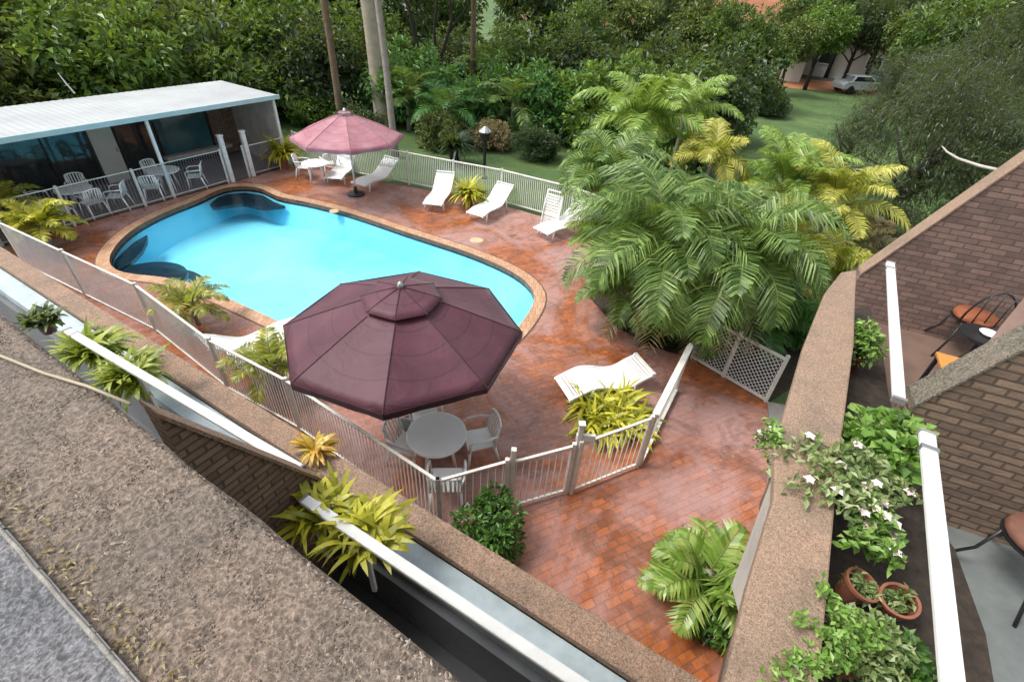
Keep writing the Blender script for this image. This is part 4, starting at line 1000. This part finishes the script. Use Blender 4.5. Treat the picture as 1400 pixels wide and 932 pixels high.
# ------------------------------------------------------------------ trees beyond the pool
protos = {}
def crown_proto(kind):
    if kind not in protos:
        protos[kind] = []
        for s in range(3):
            if kind == 'broad': mb = blob_crown(100+s, 1, 1, .85, 6000, .105, 40, .5, gap=.16, lr=(.18, .32))
            elif kind == 'dense': mb = blob_crown(110+s, 1, 1, .9, 7500, .085, 46, .55, lr=(.17, .3))
            elif kind == 'fine': mb = blob_crown(120+s, 1, 1, 1, 17000, .07, 60, .15, hang=.35, gap=.12, lr=(.14, .28))
            protos[kind].append(mb)
    return protos[kind][0]
meshes = {}
def tree(name, label, x, y, h, r, kind, lm, seed, group='trees beyond the pool', trunkm='bark', zs=1., cz=None, rz=None):
    random.seed(seed); T = thing(name, label, 'tree', (x, y, -.06), rnd(0, 6.28), group)
    zc = cz if cz is not None else h-r*zs*.85; zc = max(zc, r*.5)
    b = MB(); tr = max(.08, r*.05); b.tube([(0, 0, 0), (rnd(-.2, .2), rnd(-.2, .2), zc*.5), (rnd(-.3, .3), 0, zc)], [tr*1.5, tr, tr*.6], 8)
    for k in range(6):
        a = rnd(0, 6.28); q = zc*rnd(.35, .8); rr = r*rnd(.4, .75); b.tube([(0, 0, q), (math.cos(a)*rr*.5, math.sin(a)*rr*.5, q+r*.25), (math.cos(a)*rr, math.sin(a)*rr, q+r*rnd(.3, .7))], [tr*.6, tr*.4, tr*.15], 6)
    b.build('trunk', trunkm, T, smooth=True)
    key = (kind, lm, seed % 3)
    if key not in meshes:
        crown_proto(kind); mb = protos[kind][seed % 3]; o = mb.build('crown', LM[lm], T, fix=False); meshes[key] = o.data
    else: o = bpy.data.objects.new('crown', meshes[key]); col.objects.link(o); o.parent = T
    o.scale = (r, r, r*zs); o.location = (0, 0, zc); return T
# (azimuth deg from the view, distance, height, radius, kind, colour)
TS = [(-60, 27, 6.0, 3.6, 'dense', 'hedge'), (-53, 30, 6.4, 4.0, 'dense', 'bright'), (-47, 27, 5.2, 3.0, 'broad', 'olive'), (-43, 31, 6.6, 4.0, 'dense', 'hedge'), (-38, 28, 5.6, 3.2, 'broad', 'bright'),
      (-33.5, 32, 6.4, 3.8, 'dense', 'olive'), (-29, 29, 5.2, 3.2, 'broad', 'hedge'), (-25, 33, 6.2, 3.6, 'dense', 'bright'), (-21, 30, 5.2, 3.0, 'dense', 'dark'), (-17, 34, 5.8, 3.2, 'broad', 'hedge'),
      (-12.5, 29, 4.0, 2.8, 'broad', 'mid'), (-8, 36, 4.6, 3.2, 'dense', 'dark'), (-5, 28, 3.6, 2.6, 'broad', 'mid'), (-1.5, 33, 4.6, 3.0, 'dense', 'hedge'), (2, 27, 3.8, 2.6, 'broad', 'mid'), (5.5, 32, 4.8, 3.2, 'dense', 'dark'),
      (9, 26, 4.4, 3.0, 'broad', 'bright'), (12.5, 31, 5.2, 3.4, 'dense', 'dark'), (15.5, 25, 4.6, 3.0, 'dense', 'hedge'), (19, 30, 5.0, 3.2, 'broad', 'dark'), (14, 21, 3.4, 2.2, 'broad', 'bright'), (19.3, 24, 4.2, 2.1, 'dense', 'dark'),
      (-55, 42, 9, 5.5, 'broad', 'hedge'), (-46, 44, 9.5, 5.5, 'dense', 'dark'), (-38, 42, 9, 5.2, 'broad', 'hedge'), (-30, 44, 9.5, 5.5, 'dense', 'dark'), (-22, 44, 9, 5.2, 'broad', 'olive'), (-15, 46, 9.5, 5.2, 'broad', 'dark'),
      (-8.5, 58, 8.5, 5, 'dense', 'hedge'), (0, 50, 8.5, 4.6, 'broad', 'dark'), (2.5, 56, 9, 4.5, 'dense', 'hedge'), (14, 48, 7.5, 3.6, 'broad', 'dark'), (17, 44, 7.2, 3.4, 'dense', 'olive'), (19.5, 40, 6.6, 2.4, 'broad', 'hedge'),
      (25, 74, 9.5, 6, 'dense', 'hedge'), (28.5, 90, 11, 7, 'broad', 'dark'), (32, 84, 10, 7, 'dense', 'olive'), (36, 74, 10, 6.5, 'dense', 'dark'), (41, 60, 10.5, 6, 'dense', 'dark'), (20, 72, 9, 6, 'broad', 'bright'), (14, 78, 9.5, 6.5, 'dense', 'hedge'), (20, 50, 4.6, 2.4, 'broad', 'bright'), (31, 62, 8.5, 3.4, 'broad', 'dark'), (35.5, 52, 8, 4, 'broad', 'hedge'), (33, 78, 7.5, 4.5, 'dense', 'hedge'), (29, 70, 6.5, 2.6, 'broad', 'olive'), (5, 42, 6.0, 2.7, 'broad', 'hedge'), (9.6, 46, 6.3, 2.6, 'broad', 'olive'), (22.3, 42, 5.6, 2.1, 'broad', 'hedge'), (26.6, 55, 6.8, 2.6, 'broad', 'bright'), (24.6, 50, 5.6, 2.0, 'broad', 'olive'), (7.4, 50, 7.6, 2.2, 'dense', 'dark'), (29.4, 58, 7.4, 2.6, 'broad', 'dark'), (33.2, 55, 7.0, 2.8, 'broad', 'olive'), (27.9, 66, 8.4, 3.0, 'dense', 'dark'), (24.0, 58, 7.2, 2.4, 'dense', 'hedge')]
adj = ['bushy', 'spreading', 'rounded', 'loose', 'thick']
place_txt = lambda a: 'behind the pavilion' if a < -27 else 'behind the pink umbrella' if a < -12 else 'behind the lawn' if a < 8 else 'behind the palm thicket' if a < 22 else 'beyond the far lawn'
cnt = {}
colour_txt = {'hedge': 'green', 'bright': 'bright green', 'olive': 'olive green', 'dark': 'dark green', 'mid': 'fresh green'}
for i, (az, d, h, r, k, lm) in enumerate(TS):
    az_ = az; x, y = math.sin(R(az_))*d, math.cos(R(az_))*d
    key = (place_txt(az), lm, d > 38)
    cnt.setdefault(key, []).append(i)
for key, ids in cnt.items():
    ids = sorted(ids, key=lambda i: TS[i][0])
    for j, i in enumerate(ids):
        az, d, h, r, k, lm = TS[i]; x, y = math.sin(R(az))*d, math.cos(R(az))*d
        pos = '' if len(ids) == 1 else [', leftmost of them', ', second from the left', ', third from the left', ', fourth from the left', ', fifth from the left', ', sixth from the left', ', seventh from the left', ', eighth from the left'][j]
        lab = f"{colour_txt[lm]} {'distant tall' if d > 38 else 'nearer bushy'} tree {key[0]}{pos}"
        tree('broadleaf_tree', lab, x, y, h, r, k, lm, 200+i, zs=1.05)
# big dark casuarinas on the right
for i, (px, py, z, r, zs, l) in enumerate([(1270, 215, 3.2, 2.7, 1.1, 'large dark fine leaved tree rising behind the right balcony wall'), (1360, 90, 4.6, 3.2, 1.1, 'large dark fine leaved tree filling the top right corner'), (1235, 110, 3.2, 2.4, 1.0, 'fine leaved grey green tree left of the big dark one'),
                                           (1400, 230, 3.4, 2.0, 1., 'fine leaved dark tree at the right edge just above the brick divider'), (1175, 185, 2.4, 1.7, 1.0, 'fine leaved grey green tree at the edge of the far lawn'), (1320, 130, 3.9, 2.4, 1.0, 'fine leaved dark tree between the two largest ones'), (1215, 320, 1.2, 1.3, .9, 'low fine leaved tree between the yellow palm and the divider wall')]):
    p = P(px, py, z); d = Vector((p.x, p.y)).normalized()*(1.5 if i < 6 else .6)
    tree('casuarina_tree', l, p.x+d.x, p.y+d.y, z+r, r, 'fine', 'casuarina', 300+i, 'fine leaved trees on the right', cz=z, zs=zs)
# tall trunks between the shrubs
def trunk_palm(label, b0, lean, h, r, m, seed, lm='palm', n=14):
    b0 = Vector((b0[0], b0[1], -.06)); T = thing('tall_palm', label, 'palm', b0, group='tall palms behind the pool')
    top = Vector((lean[0], lean[1], h)); MB().tube([(0, 0, 0), top*.08, top*.4+Vector((.03, 0, 0)), top*.75, top], [r*1.5, r*1.15, r, r*.95, r*.8], 12).build('trunk', m, T, smooth=True)
    random.seed(seed); mb = MB()
    for i in range(n): frond(mb, top, i*2.4, rnd(0, 1.3), 2.2, 1.7, 26, .06, .6)
    mb.build('fronds', LM[lm], T, fix=False)
p = P(541, 214, 0); trunk_palm('tall palm with slim pale grey trunk just beyond the far fence corner', p.xy, (-.35, .3), 9, .13, 'trunk', 1)
p = P(524, 165, 0)*.95; trunk_palm('tall palm with thick cream trunk behind the slim grey one', (p.x, p.y), (-.5, .5), 11, .36, 'trunk_cream', 2)
p = P(470, 185, 0); trunk_palm('tall palm with shaggy brown trunk above the pink umbrella', p.xy, (-.2, .4), 10, .15, 'trunk_brown', 3)
p = P(645, 150, 0); trunk_palm('tall palm with thin brown trunk behind the dark forked tree', (p.x, p.y), (.1, .2), 11, .14, 'trunk_brown', 4)
# dark forked tree
p = P(595, 150, 0); T = thing('forked_tree', 'bare dark forked tree standing in the shrubs behind the lawn', 'tree', (p.x, p.y, -.06)); b = MB()
for pts, r in [([(0, 0, 0), (0, 0, 1.5), (-.2, 0, 2.4)], .16), ([(-.05, 0, 2), (-1.0, 0, 3.6), (-1.2, 0, 5), (-2.0, 0, 6.4)], .12), ([(-.05, 0, 2), (.6, 0, 3.2), (1.1, 0, 4.6), (.9, .2, 6.2)], .12), ([(.2, 0, 2.6), (.1, 0, 4), (.4, 0, 6)], .09), ([(.9, 0, 4), (1.9, 0, 5.2), (2.4, 0, 6.6)], .07)]: b.tube(pts, [r*(1-.15*i) for i in range(len(pts))], 8)
b.build('trunk', 'bark', T, smooth=True)
mb = blob_crown(9, 3.2, 2.4, 1.3, 2600, .28, 12, .5); mb.v = [(x, y, z+7.2) for x, y, z in mb.v]; mb.build('crown', LM['dark'], T, fix=False)
# small palms and shrubs behind the lawn
for i, (px, py, s, lm, l) in enumerate([(610, 178, 2.2, 'mid', 'fresh green feathery palm at the left end of the lawn'), (700, 175, 2.4, 'palm', 'green feathery palm behind the middle of the lawn'), (855, 115, 3.0, 'palm', 'arching palm behind the top of the thicket'), (780, 150, 2.2, 'mid', 'green palm at the right end of the lawn'), (560, 165, 2.0, 'palm', 'green palm right of the slim grey trunk'), (665, 95, 2.6, 'palm', 'palm in the shade above the lamp post')]):
    p = P(px, py+12, 0) if py > 120 else P(px, py+55, 0); palm('garden_palm', l, (p.x, p.y, -.06), 1.2+.4*(i % 3), lm, 16, s, 400+i, .12, 1.5, .08, .7, 'palms behind the lawn', (.1, 1.35), 24)
for i, (px, py, r, lm, l) in enumerate([(420, 175, 1.3, 'bright', 'bright green shrub between the pavilion and the pink umbrella'), (600, 208, 1.1, 'olive', 'low olive shrub at the left edge of the lawn'), (668, 205, 1.0, 'palm_dead', 'low reddish brown shrub at the back of the lawn'), (735, 222, 1.0, 'dark', 'low dark shrub along the back of the lawn'), (800, 262, 1.0, 'bright', 'bright green shrub at the right end of the lawn beside the thicket'), (485, 195, 1.2, 'dark', 'dark green shrub behind the pink umbrella'), (350, 150, 1.6, 'mid', 'green shrub behind the right end of the pavilion'), (770, 195, 1.5, 'mid', 'fresh green shrub above the right end of the lawn'), (1050, 160, 1.3, 'dark', 'dark shrub at the left edge of the far lawn')]):
    p = P(px, py, 0); tree('garden_shrub', l, p.x, p.y+r*.6, r*1.5, r*1.25, 'dense', lm, 500+i, 'shrubs round the lawn', cz=r*.6, zs=.8)['category'] = 'shrub'
p = P(622, 222, 0); tuft('flax_clump', 'dark spiky clump with a thick dark base in the middle of the lawn', (p.x, p.y, -.06), 'dark', 160, 1.1, .08, 33, (.28, .7, 'black_metal'), 3)
# lamp post
p = P(662, 242, 0); T = thing('garden_lamp', 'black garden lamp post on the lawn behind the yellow potted plant', 'lamp post', (p.x, p.y, -.06)); MB().tube([(0, 0, 0), (0, 0, 1.5)], .06, 10).lathe([(.1, 0), (.12, .1), (.06, .14)], n=12).build('pole', 'lamp', T)
MB().lathe([(0, 1.95), (.24, 1.82), (.26, 1.78), (.2, 1.78), (.17, 1.5), (0, 1.5)], n=12).build('lantern', 'lamp', T); MB().lathe([(0, 2.02), (.06, 2.0), (.24, 1.86), (.262, 1.83), (.262, 1.8), (0, 1.8)], n=12).build('cap', 'hub', T)
# bleached branch
a_ = P(1290, 205, 4.2); c_ = P(1385, 236, 4.6); T = MB().tube([P(1384, 237, 4.5), P(1340, 227, 4.5), P(1310, 217, 4.5), P(1295, 208, 4.55), P(1288, 200, 4.6)], [.03, .026, .022, .016, .008], 7).build('dead_branch', 'deadwood', smooth=True)
tag(T, 'bleached bare branch sticking out of the dark tree above the brick divider', 'branch')
# ------------------------------------------------------------------ beyond: drive, cars, houses
p = P(1145, 113, 0)
tag(MB().sheet([(27, 56), (38, 54), (60, 60), (70, 84), (40, 90), (30, 70)], -.05).build('driveway', 'road'), kind='structure')
tag(MB().sheet([(22, 50), (33, 48), (34, 55), (25, 57)], -.046).build('bare_earth', mat('orange earth', (.42, .18, .08), .9, .4, .5, .3)), kind='structure')
def car(loc, rz, c, label):
    T = thing('parked_car', label, 'car', loc, rz, 'cars parked beyond the lawn')
    prof = [(-2.1, .35), (-2.15, .7), (-1.9, .95), (-1.5, 1.0), (-1.15, 1.42), (.3, 1.45), (.95, 1.0), (1.9, .86), (2.15, .65), (2.15, .35)]
    b = MB(); n = len(prof)
    for s in (-.85, .85): b.v += [(x, s*(.82 if z > 1.2 else 1), z) for x, z in prof]
    b.f = [tuple(range(n)), tuple(reversed(range(n, 2*n)))]+[(i, (i+1) % n, n+(i+1) % n, n+i) for i in range(n)]
    b.build('body', carpaint('car paint', c), T, bevel=.06)
    b = MB()
    for s in (-1, 1): b.add([(-1.35, s*.872, 1.03), (.75, s*.872, 1.03), (.28, s*.735, 1.36), (-1.08, s*.735, 1.36)], [(0, 1, 2, 3)])
    b.add([(.86, -.72, 1.08), (.86, .72, 1.08), (.42, .64, 1.41), (.42, -.64, 1.41)], [(0, 1, 2, 3)]).add([(-1.5, -.7, 1.06), (-1.5, .7, 1.06), (-1.24, .62, 1.38), (-1.24, -.62, 1.38)], [(0, 3, 2, 1)])
    b.build('windows', 'windscreen', T)
    for x in (-1.35, 1.35):
        for s in (-1, 1): MB().lathe([(0, -.1), (.3, -.1), (.33, -.06), (.33, .06), (.3, .1), (0, .1)], n=16, mx=Matrix.Translation((x, s*.8, .33)) @ Matrix.Rotation(R(90), 4, 'X')).build('wheel', 'lamp', T)
for (px, py), rz, c, l in [((1180, 112), 10, (.55, .57, .6), 'silver car parked beyond the far lawn, leftmost'), ((1215, 106), 30, (.3, .5, .6), 'pale blue car parked beyond the far lawn, in the middle'), ((1250, 112), 5, (.7, .7, .68), 'white car parked beyond the far lawn, rightmost')]:
    p = P(px, py-8, 0); car((p.x*.8, p.y*.8, -.04), R(rz), c, l)
def house(loc, rz, w_, d_, h, m, rm, label, rh=1.8):
    T = thing('house', label, 'house', loc, rz)
    MB().box((0, 0, h/2), (w_, d_, h)).build('wall', m, T)
    o = .5; x, y = w_/2+o, d_/2+o; k = min(x, y)
    MB().add([(-x, -y, h), (x, -y, h), (x, y, h), (-x, y, h), (-(x-k*.9), 0, h+rh), (x-k*.9, 0, h+rh)], [(0, 1, 5, 4), (1, 2, 5), (2, 3, 4, 5), (3, 0, 4), (3, 2, 1, 0)]).build('roof', rm, T)
    for i in range(3):
        xx = -w_/2+w_*(i+.5)/3; wf = MB().box((xx, -d_/2-.03, h*.55), (1.4, .1, 1.2)).build('window', 'white_paint', T); MB().box((xx, -d_/2-.09, h*.55), (1.2, .02, 1.0)).build('pane', 'glass', wf)
for (px, py), s, rz, a in [((800, 42), (13, 9, 3.2), 10, ('house_white', 'tiles_orange', 'far house with orange tiled roof glimpsed above the palms, left one', 3.4)), ((1020, 48), (12, 9, 4.5), -20, ('house_white', 'tiles_orange', 'far house with orange tiled roof glimpsed above the palms, right one', 3.0)),
                           ((575, 66), (9, 8, 3.4), 15, ('house_green', 'roof', 'pale green house with white roof glimpsed left of the forked tree', .6)), ((1215, 52), (13, 8, 3.2), -35, ('house_white', 'roof', 'cream house with pale roof behind the parked cars', 1.2))]:
    p = P(px, py, 0); p = p*min(1, (64 if 'orange' in a[2] else 70)/Vector(p.xy).length); p.z = -.05; house(p, R(rz), *s, *a)

# fallen leaves
random.seed(12); mb = MB()
for i in range(420):
    x, y = rnd(-8, 5), rnd(2.5, 17)
    c = Vector((x, y)); ins = False
    for k in range(len(pout)):
        (x0, y0), (x1, y1) = pout[k], pout[k-1]
        if (y0 > y) != (y1 > y) and x < (x1-x0)*(y-y0)/(y1-y0)+x0: ins = not ins
    if ins or (x < -2 and y < 9): continue
    a = rnd(0, 6.28); leaf(mb, Vector((x, y, .006)), Vector((math.cos(a), math.sin(a), .08)).normalized(), Vector((0, 0, 1)), rnd(.04, .1), rnd(.015, .03), .15)
tag(mb.build('fallen_leaves', LM['palm_dead'], fix=False), 'scattered dry fallen leaves lying on the brick deck', 'leaf litter', kind='stuff')
random.seed(4); mb = MB()
for i in range(900):
    t = rnd(0, 1); k = abs(random.gauss(0, .02)); q = iA.lerp(iB, t)-ni*(k+.004); a = rnd(0, 6.28)
    leaf(mb, Vector((q.x, q.y, 5.953)), Vector((math.cos(a), math.sin(a), .25)).normalized(), Vector((0, 0, 1)), rnd(.004, .013), rnd(.002, .005), .3)
tag(mb.build('leaf_litter', LM['palm_dead'], fix=False), 'brown leaf litter gathered along the edge of the rough parapet', 'leaf litter', kind='stuff')
print('ALL DONE')
